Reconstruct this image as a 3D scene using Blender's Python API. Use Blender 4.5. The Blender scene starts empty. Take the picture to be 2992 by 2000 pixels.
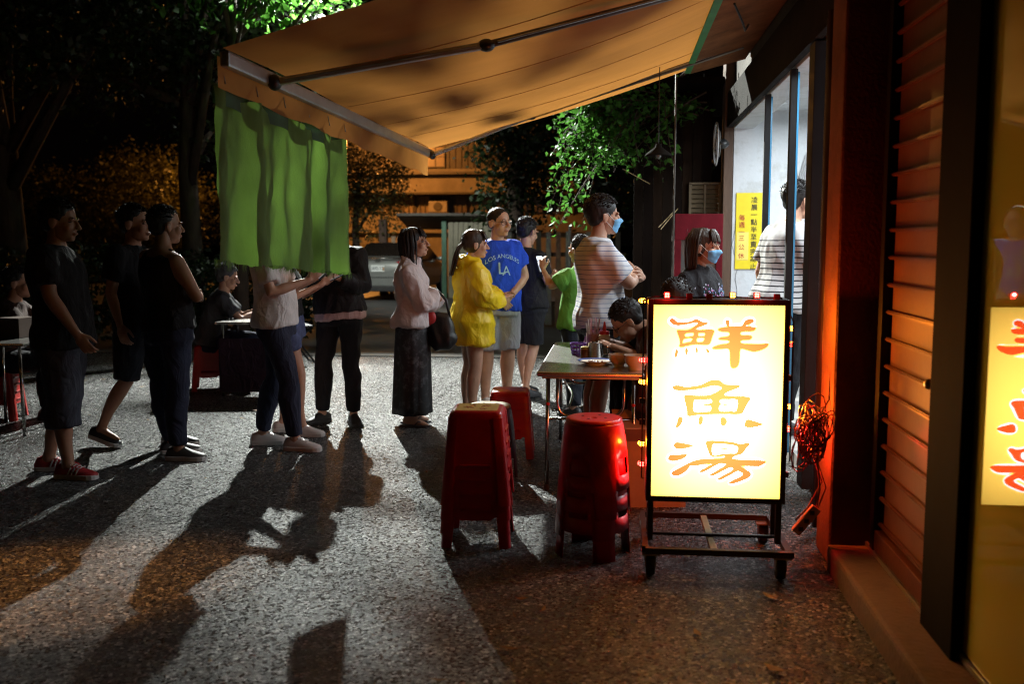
import bpy, bmesh, math, random
import numpy as np
from mathutils import Vector, Matrix, noise
from mathutils.bvhtree import BVHTree
random.seed(7); RNG = np.random.default_rng(11)
S = bpy.context.scene; COL = S.collection
R = math.radians
# ------------------------------------------------------------------ camera
cam = bpy.data.cameras.new('camera'); cam.lens = 34.53; cam.sensor_width = 36; cam.clip_start = .05; cam.clip_end = 600
cam.dof.use_dof = True; cam.dof.focus_distance = 6.2; cam.dof.aperture_fstop = 2.2
co = bpy.data.objects.new('camera', cam); COL.objects.link(co)
co.location = (0, 0, 1.5); co.rotation_euler = (R(90 - 5.94), 0, R(6.056)); S.camera = co
# ------------------------------------------------------------------ night sky
W = bpy.data.worlds.new('World'); S.world = W; W.use_nodes = True
bg = W.node_tree.nodes['Background']; bg.inputs[0].default_value = (.35, .22, .2, 1); bg.inputs[1].default_value = .0016
# ------------------------------------------------------------------ exposure and sampling
S.view_settings.view_transform = 'Standard'; S.view_settings.look = 'None'; S.view_settings.exposure = 0; S.view_settings.gamma = 1
S.render.engine = 'CYCLES'; S.cycles.use_denoising = True; S.cycles.denoiser = 'OPENIMAGEDENOISE'; S.cycles.denoising_prefilter = 'NONE'; S.cycles.denoising_input_passes = 'RGB_ALBEDO_NORMAL'; S.cycles.use_adaptive_sampling = False; S.cycles.filter_width = 1.15; S.cycles.sample_clamp_indirect = 2; S.cycles.sample_clamp_direct = 0
S.cycles.max_bounces = 7; S.cycles.diffuse_bounces = 3; S.cycles.glossy_bounces = 3; S.cycles.transmission_bounces = 4; S.cycles.transparent_max_bounces = 8
S.cycles.caustics_reflective = False; S.cycles.caustics_refractive = False
# light strengths of the floodlight, the blinkers and the assumed shop and sodium lamps (each lamp is built further down)
P_FLOOD, P_SPILL, P_SHOP, P_ASSUMED_SODIUM_NEAR, P_ASSUMED_SODIUM_FAR, P_LED = 15000, 220, 68, 8, 2500, 3.2
FLOOD = (-3.9, 14.5, 5.4)

# ================================================================== helpers
def V(*a): return Vector(a[0] if len(a) == 1 else a)
def rotz(a): return Matrix.Rotation(R(a), 3, 'Z')
class MB:
    def __init__(s): s.v = []; s.f = []
    def add(s, vs, fs):
        o = len(s.v); s.v += [tuple(v) for v in vs]; s.f += [tuple(i + o for i in f) for f in fs]; return s
    def box(s, c, d, rot=None, taper=1.0):
        c = V(c); vs = []
        for z in (-.5, .5):
            k = taper if z > 0 else 1
            for x, y in ((-.5, -.5), (.5, -.5), (.5, .5), (-.5, .5)):
                p = V(x * d[0] * k, y * d[1] * k, z * d[2]); vs.append(c + (rot @ p if rot else p))
        return s.add(vs, [(3, 2, 1, 0), (4, 5, 6, 7), (0, 1, 5, 4), (1, 2, 6, 5), (2, 3, 7, 6), (3, 0, 4, 7)])
    def rings(s, rings, cap=True, loop=False):
        n = len(rings[0]); vs = [p for r in rings for p in r]; fs = []
        m = len(rings)
        for i in range(m if loop else m - 1):
            j = (i + 1) % m
            for k in range(n):
                l = (k + 1) % n; fs.append((i * n + k, i * n + l, j * n + l, j * n + k))
        if cap and not loop:
            fs.append(tuple(range(n))[::-1]); fs.append(tuple((m - 1) * n + k for k in range(n)))
        return s.add(vs, fs)
    def tube(s, pts, rad, n=8, cap=True, round_ends=False, loop=False):
        pts = [V(p) for p in pts]; m = len(pts)
        rad = [rad] * m if not hasattr(rad, '__len__') else list(rad)
        if round_ends:
            a = (pts[0] - pts[1]).normalized(); b = (pts[-1] - pts[-2]).normalized(); r0, r1 = rad[0], rad[-1]
            pts = [pts[0] + a * r0 * .95, pts[0] + a * r0 * .6] + pts + [pts[-1] + b * r1 * .6, pts[-1] + b * r1 * .95]
            rad = [r0 * .25, r0 * .78] + rad + [r1 * .78, r1 * .25]; m = len(pts)
        t = [(pts[min(i + 1, m - 1)] - pts[max(i - 1, 0)]) for i in range(m)]
        if loop: t = [(pts[(i + 1) % m] - pts[i - 1]) for i in range(m)]
        t = [q.normalized() if q.length > 1e-9 else V(0, 0, 1) for q in t]
        u = t[0].orthogonal().normalized(); rs = []
        for i in range(m):
            u = (u - t[i] * u.dot(t[i])).normalized(); w = t[i].cross(u)
            rs.append([pts[i] + (u * math.cos(2 * math.pi * k / n) + w * math.sin(2 * math.pi * k / n)) * rad[i] for k in range(n)])
        return s.rings(rs, cap, loop)
    def ell(s, c, r, rot=None, nu=14, nv=9):
        c = V(c); r = (r, r, r) if not hasattr(r, '__len__') else r; rs = []
        for i in range(nv):
            th = math.pi * (i + .35) / (nv - .3); z = -math.cos(th); q = math.sin(th)
            ring = []
            for k in range(nu):
                p = V(q * math.cos(2 * math.pi * k / nu) * r[0], q * math.sin(2 * math.pi * k / nu) * r[1], z * r[2])
                ring.append(c + (rot @ p if rot else p))
            rs.append(ring)
        return s.rings(rs)
    def lathe(s, prof, c=(0, 0, 0), n=24, cap=True):
        return s.rings([[V(c) + V(r * math.cos(2 * math.pi * k / n), r * math.sin(2 * math.pi * k / n), z) for k in range(n)] for r, z in prof], cap)
    def prism(s, poly, o, ux, uy, thick):
        o, ux, uy = V(o), V(ux), V(uy); nn = ux.cross(uy).normalized(); n = len(poly)
        a = [o + ux * p[0] + uy * p[1] for p in poly]; b = [p - nn * thick for p in a]
        return s.add(a + b, [tuple(range(n)), tuple(range(2 * n - 1, n - 1, -1))] + [(i, n + i, n + (i + 1) % n, (i + 1) % n) for i in range(n)])
    def mesh(s, name):
        me = bpy.data.meshes.new(name); me.from_pydata(s.v, [], s.f); me.validate(); me.update(); return me
    def build(s, name, mat, parent=None, smooth=False, bev=0, seg=2, ang=30):
        me = s.mesh(name)
        bm = bmesh.new(); bm.from_mesh(me); bmesh.ops.recalc_face_normals(bm, faces=bm.faces)
        if bev:
            ed = [e for e in bm.edges if len(e.link_faces) == 2 and e.calc_face_angle(0) > R(ang)]
            bmesh.ops.bevel(bm, geom=ed, offset=bev, segments=seg, profile=.6, affect='EDGES', clamp_overlap=True)
        bm.to_mesh(me); bm.free()
        return link(name, me, mat, parent, smooth)
def link(name, me, mat, parent=None, smooth=False):
    if mat is not None:
        if not me.materials: me.materials.append(mat)
    if smooth is True: me.shade_smooth()
    elif smooth:
        me.shade_smooth()
        try: me.set_sharp_from_angle(angle=R(smooth))
        except Exception: pass
    o = bpy.data.objects.new(name, me); COL.objects.link(o)
    if parent is not None: o.parent = parent
    return o
def empty(name, loc=(0, 0, 0), rz=0):
    o = bpy.data.objects.new(name, None); COL.objects.link(o); o.location = loc; o.rotation_euler = (0, 0, R(rz)); o.empty_display_size = .1; return o
def tag(o, label, cat, group=None, kind=None):
    if label: o['label'] = label
    if cat: o['category'] = cat
    if group: o['group'] = group
    if kind: o['kind'] = kind
    return o
def struct(o): o['kind'] = 'structure'; return o
def copy_tree(o, parent=None):
    c = o.copy(); COL.objects.link(c)
    if parent is not None: c.parent = parent
    for ch in list(o.children): copy_tree(ch, c)
    return c
def numpy_mesh(name, v, f):
    me = bpy.data.meshes.new(name); v = np.asarray(v, dtype=np.float32); f = np.asarray(f, dtype=np.int32)
    me.vertices.add(len(v)); me.vertices.foreach_set('co', v.ravel()); k = f.shape[1]
    me.loops.add(f.size); me.loops.foreach_set('vertex_index', f.ravel())
    me.polygons.add(len(f)); me.polygons.foreach_set('loop_start', np.arange(len(f), dtype=np.int32) * k)
    me.update(); me.validate(); return me
# ------------------------------------------------------------------ materials
_M = {}
def mat(key, col=(.5, .5, .5), rough=.6, metal=0., var=.2, vscale=6., bump=0., bscale=80., emit=None, es=0., spec=.5, trans=0., transl=0., alpha=1., wear=None, wscale=3., wamt=.5, coat=0., sss=0., stretch=None, folds=0.):
    """principled material; noise varies the colour, a finer noise gives relief, 'wear' is a second colour in patches"""
    if key in _M: return _M[key]
    m = bpy.data.materials.new(key); m.use_nodes = True; nt = m.node_tree; N = nt.nodes; L = nt.links
    b = N['Principled BSDF']; out = N['Material Output']; b.inputs['Roughness'].default_value = rough; b.inputs['Metallic'].default_value = metal
    b.inputs['Specular IOR Level'].default_value = spec; b.inputs['Transmission Weight'].default_value = trans; b.inputs['Alpha'].default_value = alpha
    b.inputs['Coat Weight'].default_value = coat
    if sss: b.inputs['Subsurface Weight'].default_value = sss; b.inputs['Subsurface Radius'].default_value = (.012, .004, .002)
    tc = N.new('ShaderNodeTexCoord'); mp = N.new('ShaderNodeMapping'); L.new(tc.outputs['Object'], mp.inputs[0])
    if stretch: mp.inputs['Scale'].default_value = stretch
    n1 = N.new('ShaderNodeTexNoise'); n1.inputs['Scale'].default_value = vscale; n1.inputs['Detail'].default_value = 6; n1.inputs['Roughness'].default_value = .65; L.new(mp.outputs[0], n1.inputs['Vector'])
    rp = N.new('ShaderNodeValToRGB'); rp.color_ramp.elements[0].position = .3; rp.color_ramp.elements[1].position = .7
    c = np.array(col[:3]); rp.color_ramp.elements[0].color = (*np.clip(c * (1 - var), 0, 1), 1); rp.color_ramp.elements[1].color = (*np.clip(c * (1 + var), 0, 1), 1)
    L.new(n1.outputs[0], rp.inputs[0]); csrc = rp.outputs[0]
    if wear is not None:
        n3 = N.new('ShaderNodeTexNoise'); n3.inputs['Scale'].default_value = wscale; n3.inputs['Detail'].default_value = 8; n3.inputs['Roughness'].default_value = .7; L.new(mp.outputs[0], n3.inputs['Vector'])
        r3 = N.new('ShaderNodeValToRGB'); r3.color_ramp.elements[0].position = .5; r3.color_ramp.elements[1].position = .68; r3.color_ramp.elements[1].color = (wamt,) * 3 + (1,)
        mx = N.new('ShaderNodeMix'); mx.data_type = 'RGBA'; L.new(n3.outputs[0], r3.inputs[0]); L.new(r3.outputs[0], mx.inputs[0]); L.new(csrc, mx.inputs[6]); mx.inputs[7].default_value = (*wear, 1); csrc = mx.outputs[2]
    L.new(csrc, b.inputs['Base Color'])
    if bump or folds:
        n2 = N.new('ShaderNodeTexNoise'); n2.inputs['Scale'].default_value = bscale; n2.inputs['Detail'].default_value = 4; L.new(mp.outputs[0], n2.inputs['Vector'])
        bp = N.new('ShaderNodeBump'); bp.inputs['Strength'].default_value = bump; bp.inputs['Distance'].default_value = .01; L.new(n2.outputs[0], bp.inputs['Height']); L.new(bp.outputs[0], b.inputs['Normal'])
        if folds:
            mf = N.new('ShaderNodeMapping'); mf.inputs['Scale'].default_value = (1, 1, .55); mf.inputs['Rotation'].default_value = (.5, .3, 0); L.new(tc.outputs['Object'], mf.inputs[0])
            nf = N.new('ShaderNodeTexNoise'); nf.inputs['Scale'].default_value = 9; nf.inputs['Detail'].default_value = 3; nf.inputs['Distortion'].default_value = .6; L.new(mf.outputs[0], nf.inputs['Vector'])
            rf = N.new('ShaderNodeMath'); rf.operation = 'PINGPONG'; rf.inputs[1].default_value = .16; L.new(nf.outputs[0], rf.inputs[0])
            bf = N.new('ShaderNodeBump'); bf.inputs['Strength'].default_value = folds; bf.inputs['Distance'].default_value = .08; L.new(rf.outputs[0], bf.inputs['Height']); L.new(bf.outputs[0], bp.inputs['Normal'])
    if emit is not None:
        m.cycles.emission_sampling = 'NONE'  # a lamp object beside each glowing part carries its light
        b.inputs['Emission Color'].default_value = (*emit, 1); b.inputs['Emission Strength'].default_value = es
    if transl:
        t = N.new('ShaderNodeBsdfTranslucent'); L.new(csrc, t.inputs[0]); ms = N.new('ShaderNodeMixShader'); ms.inputs[0].default_value = transl
        L.new(b.outputs[0], ms.inputs[1]); L.new(t.outputs[0], ms.inputs[2]); L.new(ms.outputs[0], out.inputs[0])
    _M[key] = m; return m
def lamp(name, kind, loc, power, col, size=.1, parent=None, **kw):
    l = bpy.data.lights.new(name, kind); l.energy = power; l.color = col
    if kind in ('POINT', 'SPOT'): l.shadow_soft_size = size
    for k, v in kw.items(): setattr(l, k, v)
    o = bpy.data.objects.new(name, l); COL.objects.link(o); o.location = loc
    if parent is not None: o.parent = parent
    return o
def aim(o, target): o.rotation_euler = (V(target) - o.location).to_track_quat('-Z', 'Y').to_euler()
def text_mesh(body, size, extrude=0.0, align='CENTER', space=1.0):
    c = bpy.data.curves.new('text', 'FONT'); c.body = body; c.size = size; c.align_x = align; c.align_y = 'CENTER'; c.extrude = extrude; c.resolution_u = 3; c.space_character = space
    o = bpy.data.objects.new('text', c); COL.objects.link(o); bpy.context.view_layer.update()
    me = bpy.data.meshes.new_from_object(o.evaluated_get(bpy.context.evaluated_depsgraph_get())); bpy.data.objects.remove(o); bpy.data.curves.remove(c); me.materials.clear(); return me
def voxel(mb, vox, smooth=3, fold=0., fscale=(9, 9, 4), seed=0, lam=.5):
    """one continuous skin over overlapping closed pieces, smoothed, with cloth folds"""
    me = mb.mesh('tmp'); o = bpy.data.objects.new('tmp', me); COL.objects.link(o)
    md = o.modifiers.new('r', 'REMESH'); md.mode = 'VOXEL'; md.voxel_size = vox
    dg = bpy.context.evaluated_depsgraph_get(); r = bpy.data.meshes.new_from_object(o.evaluated_get(dg))
    bpy.data.objects.remove(o); bpy.data.meshes.remove(me)
    n = len(r.vertices); v = np.empty(n * 3, np.float32); r.vertices.foreach_get('co', v); v = v.reshape(-1, 3)
    e = np.empty(len(r.edges) * 2, np.int32); r.edges.foreach_get('vertices', e); e = e.reshape(-1, 2)
    deg = np.bincount(e.ravel(), minlength=n)[:, None].astype(np.float32); deg[deg == 0] = 1
    def avg(x):
        a = np.zeros_like(x)
        for k in range(3): a[:, k] = np.bincount(e[:, 0], x[e[:, 1], k], n) + np.bincount(e[:, 1], x[e[:, 0], k], n)
        return a / deg
    for i in range(smooth): v += lam * (avg(v) - v)
    if fold:
        r.vertices.foreach_set('co', v.ravel()); r.update(); nr = np.empty(n * 3, np.float32); r.vertex_normals.foreach_get('vector', nr); nr = nr.reshape(-1, 3)
        off = Vector((seed * 3.1, seed * 1.7, seed)); fs = fscale
        d = np.array([1 - 2 * abs(noise.noise(Vector((p[0] * fs[0], p[1] * fs[1], p[2] * fs[2] + 1.3 * p[0] * fs[2])) + off)) + .5 * noise.noise(Vector((p[0] * fs[0] * 2.3, p[1] * fs[1] * 2.3, p[2] * fs[2] * 1.6)) + off) for p in v.tolist()], np.float32)
        v += nr * (d[:, None] - .3) * fold
        v += .35 * (avg(v) - v)
    r.vertices.foreach_set('co', v.ravel()); r.update(); return r
def join_mesh(name, meshes):
    vs, fs = [], []; o = 0
    for m in meshes:
        n = len(m.vertices); c = np.empty(n * 3, np.float32); m.vertices.foreach_get('co', c); vs.append(c.reshape(-1, 3))
        fs += [tuple(i + o for i in p.vertices) for p in m.polygons]; o += n
    me = bpy.data.meshes.new(name); me.from_pydata(np.concatenate(vs).tolist(), [], fs); me.update(); return me
# ================================================================== ground
def asphalt_mat():
    m = bpy.data.materials.new('asphalt'); m.use_nodes = True; nt = m.node_tree; N = nt.nodes; L = nt.links; b = N['Principled BSDF']
    tc = N.new('ShaderNodeTexCoord')
    def tex(kind, scale, **k):
        n = N.new(kind); n.inputs['Scale'].default_value = scale
        for a, v in k.items(): n.inputs[a].default_value = v
        L.new(tc.outputs['Object'], n.inputs['Vector']); return n
    def mth(op, a, b_, c=None):
        n = N.new('ShaderNodeMath'); n.operation = op
        for i, q in enumerate((a, b_, c)):
            if q is None: continue
            if hasattr(q, 'links'): L.new(q, n.inputs[i])
            else: n.inputs[i].default_value = q
        return n.outputs[0]
    st = tex('ShaderNodeTexVoronoi', 84); fine = tex('ShaderNodeTexVoronoi', 150); gr = tex('ShaderNodeTexNoise', 210, Detail=3, Roughness=.6); big = tex('ShaderNodeTexNoise', 1.1, Detail=8, Roughness=.7); mid = tex('ShaderNodeTexNoise', 9, Detail=5, Roughness=.65)
    s1 = N.new('ShaderNodeSeparateColor'); L.new(st.outputs['Color'], s1.inputs[0]); s2 = N.new('ShaderNodeSeparateColor'); L.new(fine.outputs['Color'], s2.inputs[0])
    # aggregate: every stone its own grey, dark binder between, worn patches
    k = mth('MULTIPLY', mth('POWER', s1.outputs[0], 5), mth('ADD', .35, s2.outputs[0]))
    wob = N.new('ShaderNodeMix'); wob.data_type = 'VECTOR'; wob.inputs[0].default_value = .12; L.new(tc.outputs['Object'], wob.inputs[4]); L.new(mid.outputs['Color'], wob.inputs[5])
    cr = N.new('ShaderNodeTexVoronoi'); cr.feature = 'DISTANCE_TO_EDGE'; cr.inputs['Scale'].default_value = .75; L.new(wob.outputs[1], cr.inputs['Vector'])
    crack = N.new('ShaderNodeMapRange'); crack.inputs[1].default_value = .002; crack.inputs[2].default_value = .012; crack.inputs[3].default_value = .25; crack.inputs[4].default_value = 1; L.new(cr.outputs['Distance'], crack.inputs[0]); k = mth('MULTIPLY', k, crack.outputs[0])
    rp = N.new('ShaderNodeValToRGB'); rp.color_ramp.elements[0].color = (.006, .0058, .0057, 1); rp.color_ramp.elements[1].color = (.62, .61, .59, 1); rp.color_ramp.elements[0].position = .02; L.new(k, rp.inputs[0])
    mx = N.new('ShaderNodeMix'); mx.data_type = 'RGBA'; mx.blend_type = 'MULTIPLY'; mx.inputs[0].default_value = .8; L.new(rp.outputs[0], mx.inputs[6])
    r2 = N.new('ShaderNodeValToRGB'); r2.color_ramp.elements[0].position = .34; r2.color_ramp.elements[0].color = (.16, .155, .15, 1); r2.color_ramp.elements[1].position = .6; L.new(mth('MULTIPLY_ADD', mid.outputs[0], .35, mth('MULTIPLY', big.outputs[0], .65)), r2.inputs[0]); L.new(r2.outputs[0], mx.inputs[7]); L.new(mx.outputs[2], b.inputs['Base Color'])
    L.new(mth('MULTIPLY_ADD', s1.outputs[1], .4, .14), b.inputs['Roughness']); b.inputs['Specular IOR Level'].default_value = .6
    h = mth('ADD', mth('MULTIPLY', s1.outputs[2], .9), mth('ADD', mth('MULTIPLY', gr.outputs[0], 1.1), mth('MULTIPLY', st.outputs['Distance'], -.8)))
    bp = N.new('ShaderNodeBump'); bp.inputs['Strength'].default_value = 1; bp.inputs['Distance'].default_value = .013; L.new(h, bp.inputs['Height']); L.new(bp.outputs[0], b.inputs['Normal'])
    return m
def sheet(name, x0, x1, y0, y1, z, m, parent=None):
    return MB().add([(x0, y0, z), (x1, y0, z), (x1, y1, z), (x0, y1, z)], [(0, 1, 2, 3)]).build(name, m, parent)
struct(sheet('ground', -130, 130, -60, 260, -.012, mat('earth', (.05, .042, .034), .95, var=.4, vscale=1.5, bump=.5, bscale=20)))
struct(sheet('asphalt_forecourt', -16, 2.2, -14, 12.45, 0, asphalt_mat()))
struct(sheet('road', -40, 3.5, 12.45, 60, -.006, mat('road', (.075, .073, .07), .55, var=.3, vscale=.8, bump=.25, bscale=90, wear=(.035, .034, .033), wscale=1.3)))
# low gutter strip where the rough asphalt meets the road, with a grate
struct(MB().box((-7, 12.5, .004), (18, .3, .016)).build('gutter_strip', mat('gutter', (.06, .055, .05), .8, var=.4, vscale=5, bump=.4, bscale=40, wear=(.09, .05, .03)), bev=.006))
g = empty('drain_grate', (-2.55, 14.2, 0)); tag(g, 'small rusty iron drain grate set into the road behind the queue', 'drain grate')
gm = mat('grate_iron', (.05, .035, .03), .6, .8, bump=.3)
for s in (-1, 1):
    MB().box((0, .14 * s, .008), (.62, .03, .03)).build('frame_bar', gm, g); MB().box((.3 * s, 0, .008), (.03, .25, .03)).build('frame_bar', gm, g)
for i in range(14): MB().box((-.26 + i * .04, 0, .006), (.018, .25, .026)).build('bar', gm, g)
# scattered leaves and litter
lm = mat('dry_leaf', (.16, .09, .03), .8, var=.5, vscale=30)
lb = MB()
for i in range(260):
    if i < 150: x, y = random.uniform(-9, 1), random.gauss(12.35, .35)
    else: x, y = random.uniform(-6, .9), random.uniform(2, 12)
    a = random.random() * 6.28; l = random.uniform(.012, .05); w = l * random.uniform(.25, .5); z = .012
    c, s_ = math.cos(a), math.sin(a)
    lb.add([(x + c * p - s_ * q, y + s_ * p + c * q, z + h) for p, q, h in ((-l, 0, .004), (0, -w, .0), (l, 0, .01), (0, w, .003))], [(0, 1, 2, 3)])
tag(lb.build('leaf_litter', lm), 'dry leaves and crumbs scattered on the asphalt', 'leaf litter', kind='stuff')

# ================================================================== shop building on the right
conc = mat('concrete', (.17, .065, .036), .85, var=.25, vscale=5, bump=.5, bscale=60, wear=(.07, .026, .014), wscale=4, wamt=.8)
dark_metal = mat('dark_metal', (.01, .009, .009), .55, 0, var=.3, bump=.1, spec=.2)
wood = mat('old_wood', (.09, .05, .03), .7, var=.4, vscale=9, bump=.4, bscale=50, stretch=(1, 1, .15))
white_wall = mat('white_wall', (.62, .64, .66), .8, var=.06, vscale=4, bump=.35, bscale=25, wear=(.42, .42, .4), wscale=5, wamt=.7)
bl = empty('shop_building', (1.15, 6.5, 0)); tag(bl, 'shop with dark concrete pillar, slatted door and bright white interior', 'shop building')
def part(mb, name, m, **k):
    o = mb.build(name, m, bl, **k); o.location = (-1.15, -6.5, 0); return o
def part2(mb, name, m, par, **k): return mb.build(name, m, par, **k)
part(MB().box((1.08, 4.655, 2.26), (.2, .27, 4.5)), 'pillar', conc, bev=.012)
# concrete kerb step, in two uneven lengths
part(MB().box((1.37, 1.1, .055), (.8, 2.6, .14)), 'doorstep', mat('kerb_concrete', (.1, .055, .032), .9, var=.35, vscale=5, bump=.6, bscale=45, wear=(.045, .025, .015), wscale=5, wamt=.8), bev=.02)
part(MB().box((1.355, 3.455, .05), (.77, 2.1, .13)), 'doorstep', mat('kerb_concrete'), bev=.018)
part(MB().box((1.13, 2.2, .06), (.13, 1.5, .21)), 'doorstep_patch', mat('concrete_pale', (.13, .08, .05), .9, var=.3, bump=.6, bscale=50), bev=.025)
# thin aluminium door tracks let into the step
for y0, y1 in ((3.62, 4.5), (1.5, 3.55)): part(MB().box((1.145, (y0 + y1) / 2, .124 if y0 > 3 else .132), (.012, y1 - y0, .02)), 'door_track', mat('aluminium', (.5, .47, .42), .35, .9))
# slatted door: frame, boards, one bar after another
dr = part(MB().box((1.19, 4.0, 2.0), (.02, .72, 3.7)), 'slatted_door', mat('door_board', (.12, .032, .013), .55, var=.18, vscale=3, bump=.15, bscale=30))
bar_m = mat('slat_paint', (.1, .024, .01), .42, .25, var=.3, vscale=12, bump=.15)
stile = MB().box((1.165, 4.4, 2.0), (.05, .06, 3.75)); part2(stile, 'stile', dark_metal, dr, bev=.004)
part2(MB().box((1.16, 3.6, 2.0), (.045, .05, 3.75)), 'stile', mat('anodised', (.38, .3, .18), .3, .85, bump=.05), dr, bev=.01)
sm_ = MB().box((0, 0, 0), (.022, .74, .017)).mesh('slat')
bmx = bmesh.new(); bmx.from_mesh(sm_); bmesh.ops.bevel(bmx, geom=bmx.edges[:], offset=.005, segments=2, affect='EDGES'); bmx.to_mesh(sm_); bmx.free(); sm_.materials.append(bar_m)
for i in range(29):
    o = bpy.data.objects.new('slat', sm_); COL.objects.link(o); o.parent = dr; o.location = (1.166, 3.995, .255 + i * .117); o.rotation_euler = (0, 0, 0)
part2(MB().ell((1.13, 3.66, .98), (.02, .02, .02)).box((1.15, 3.66, .98), (.05, .012, .012)), 'door_knob', mat('brass', (.45, .34, .16), .3, 1), dr, smooth=True)
part2(MB().box((1.165, 3.99, .185), (.05, .74, .09)), 'bottom_rail', bar_m, dr, bev=.005)
part(MB().box((1.18, 3.42, 2.05), (.14, .33, 3.9)), 'door_jamb', mat('jamb_matt', (.005, .0045, .004), .9, spec=.05, var=.3), bev=.006)
# glass front beside the camera: one pane over a dark room
gl = bpy.data.materials.new('tinted_glass'); gl.use_nodes = True
b = gl.node_tree.nodes['Principled BSDF']; b.inputs['Base Color'].default_value = (.4, .34, .05, 1); b.inputs['Roughness'].default_value = .02; b.inputs['Specular IOR Level'].default_value = .26; b.inputs['IOR'].default_value = 1.55
part(MB().box((1.158, 1.5, 2.05), (.02, 3.5, 3.8)), 'glass_pane', gl)
part(MB().box((1.2, 1.4, .14), (.06, 3.7, .04)), 'sill', conc, bev=.006)
part(MB().box((1.6, 1.4, 4.1), (1.0, 8.6, .3)), 'upper_wall', conc)
# front of the soup shop: lintel, posts, sliding door frames
part(MB().box((1.24, 7.46, 2.67), (.2, 5.33, .14)), 'lintel', white_wall, bev=.008)
part(MB().box((1.1, 7.46, 2.78), (.05, 5.3, .34)), 'fascia_board', mat('fascia', (.014, .011, .009), .9, spec=.1, var=.4, bump=.4), bev=.004)
part(MB().box((1.25, 7.46, 3.6), (.2, 5.33, 1.7)), 'upper_wall', mat('facade_dark', (.06, .045, .035), .85, var=.4, vscale=3, bump=.4))
for y, w in ((7.76, .03), (6.66, .05), (5.8, .16)):
    p = part(MB().box((1.13, y, 1.33), (.045 if w < .1 else .1, w, 2.54)), 'door_post', dark_metal, bev=.004)
    if y > 6: part2(MB().box((1.157, y - w / 2 + .004, 1.33), (.012, .012, 2.5)), 'glass_edge', mat('blue_edge', (.05, .25, .45), .25, var=.1), p)
part(MB().box((1.17, 4.9, 1.36), (.06, .12, 2.5)), 'door_post', dark_metal, bev=.004)
part(MB().tube([(1.03, 5.0, .05), (1.03, 5.0, 2.6)], .03, 10), 'downpipe', mat('pipe', (.05, .03, .025), .3, .5), smooth=True)
part(MB().tube([(1.05, 5.16, .05), (1.05, 5.16, 2.6)], .022, 10), 'downpipe', mat('pipe', (.05, .03, .025), .3, .5), smooth=True)
part(MB().box((2.85, 10.2, 1.4), (3.4, .2, 2.9)), 'end_wall', white_wall)
part(MB().box((4.5, 7.46, 1.4), (.2, 5.3, 2.9)), 'back_wall', white_wall)
part(MB().box((2.8, 4.72, 1.4), (3.2, .14, 2.9)), 'near_wall', white_wall)
part(MB().box((2.8, 7.46, 2.82), (3.2, 5.3, .1)), 'ceiling', white_wall)
part(MB().box((2.83, 7.46, .05), (3.3, 5.3, .1)), 'floor', mat('shop_floor', (.28, .27, .25), .4, var=.2, bump=.1))
part(MB().box((1.098, 10.21, 2.2), (.09, .25, 4.4)), 'corner_post', wood, bev=.006)
# cracks in the plaster of the end wall
ck = MB()
for x0, z0, dx in ((1.2, 1.95, .0), (1.21, 1.2, .01), (2.0, 2.3, .1), (1.47, 1.15, .0)):
    pts = [(x0, 10.098, z0)]
    for i in range(12): pts.append((pts[-1][0] + random.uniform(-.018, .018) + dx / 12, 10.098, pts[-1][2] - .05))
    ck.tube(pts, [.0015 + .003 * random.random() for _ in pts], 4)
part(ck, 'plaster_crack', mat('crack', (.1, .1, .1), .9))
# assumed ceiling tubes, out of view, lighting the shop
for i, (x, y) in enumerate(((1.62, 6.4), (1.9, 8.7), (3.2, 7.6))):
    f = empty('ceiling_light', (x, y, 2.77)); tag(f, ['white fluorescent tube fitting by the door posts inside the shop', 'white fluorescent tube fitting over the end wall with the yellow notice', 'white fluorescent tube fitting deep inside the shop'][i], 'ceiling light', 'tube lights in the shop')
    MB().box((0, 0, -.025), (.1, 1.25, .05)).build('housing', mat('fitting', (.8, .8, .8), .4), f, bev=.01)
    MB().tube([(0, -.58, -.075), (0, .58, -.075)], .016, 10).build('tube', mat('tube_glow', (.9, .9, .9), emit=(.86, .95, 1), es=4), f, smooth=True)
    a = lamp('tube_light', 'AREA', (0, 0, -.1), P_SHOP, (.84, .94, 1), parent=f, shape='RECTANGLE', size=.08, size_y=1.15)
# ------------------------------------------------------------------ yellow notice
nt = empty('notice', (1.315, 10.088, 1.588)); tag(nt, 'yellow paper notice with black and red characters pasted on the white wall', 'notice')
MB().box((0, 0, 0), (.262, .004, .76)).build('sheet', mat('yellow_paper', (.8, .62, .01), .6, var=.08), nt)
MB().box((-.061, -.003, -.15), (.117, .003, .28)).build('patch', mat('yellow_patch', (.85, .68, .14), .4, var=.06), nt)
def glyphs(s, x, z, size, step, m, y=-.0065):
    for i, ch in enumerate(s):
        me = text_mesh(ch, size, .0008); o = link('character', me, m, nt); o.location = (x, y, z - i * step); o.rotation_euler = (R(90), 0, 0)
kblack = mat('ink_black', (.015, .015, .015), .5); kred = mat('ink_red', (.5, .03, .02), .5)
glyphs('凌晨一點半至賣完為止', .047, .305, .066, .0735, kblack)
glyphs('每週一', -.072, .13, .062, .071, kred); glyphs('三公休', -.072, -.075, .062, .088, kred)
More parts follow.
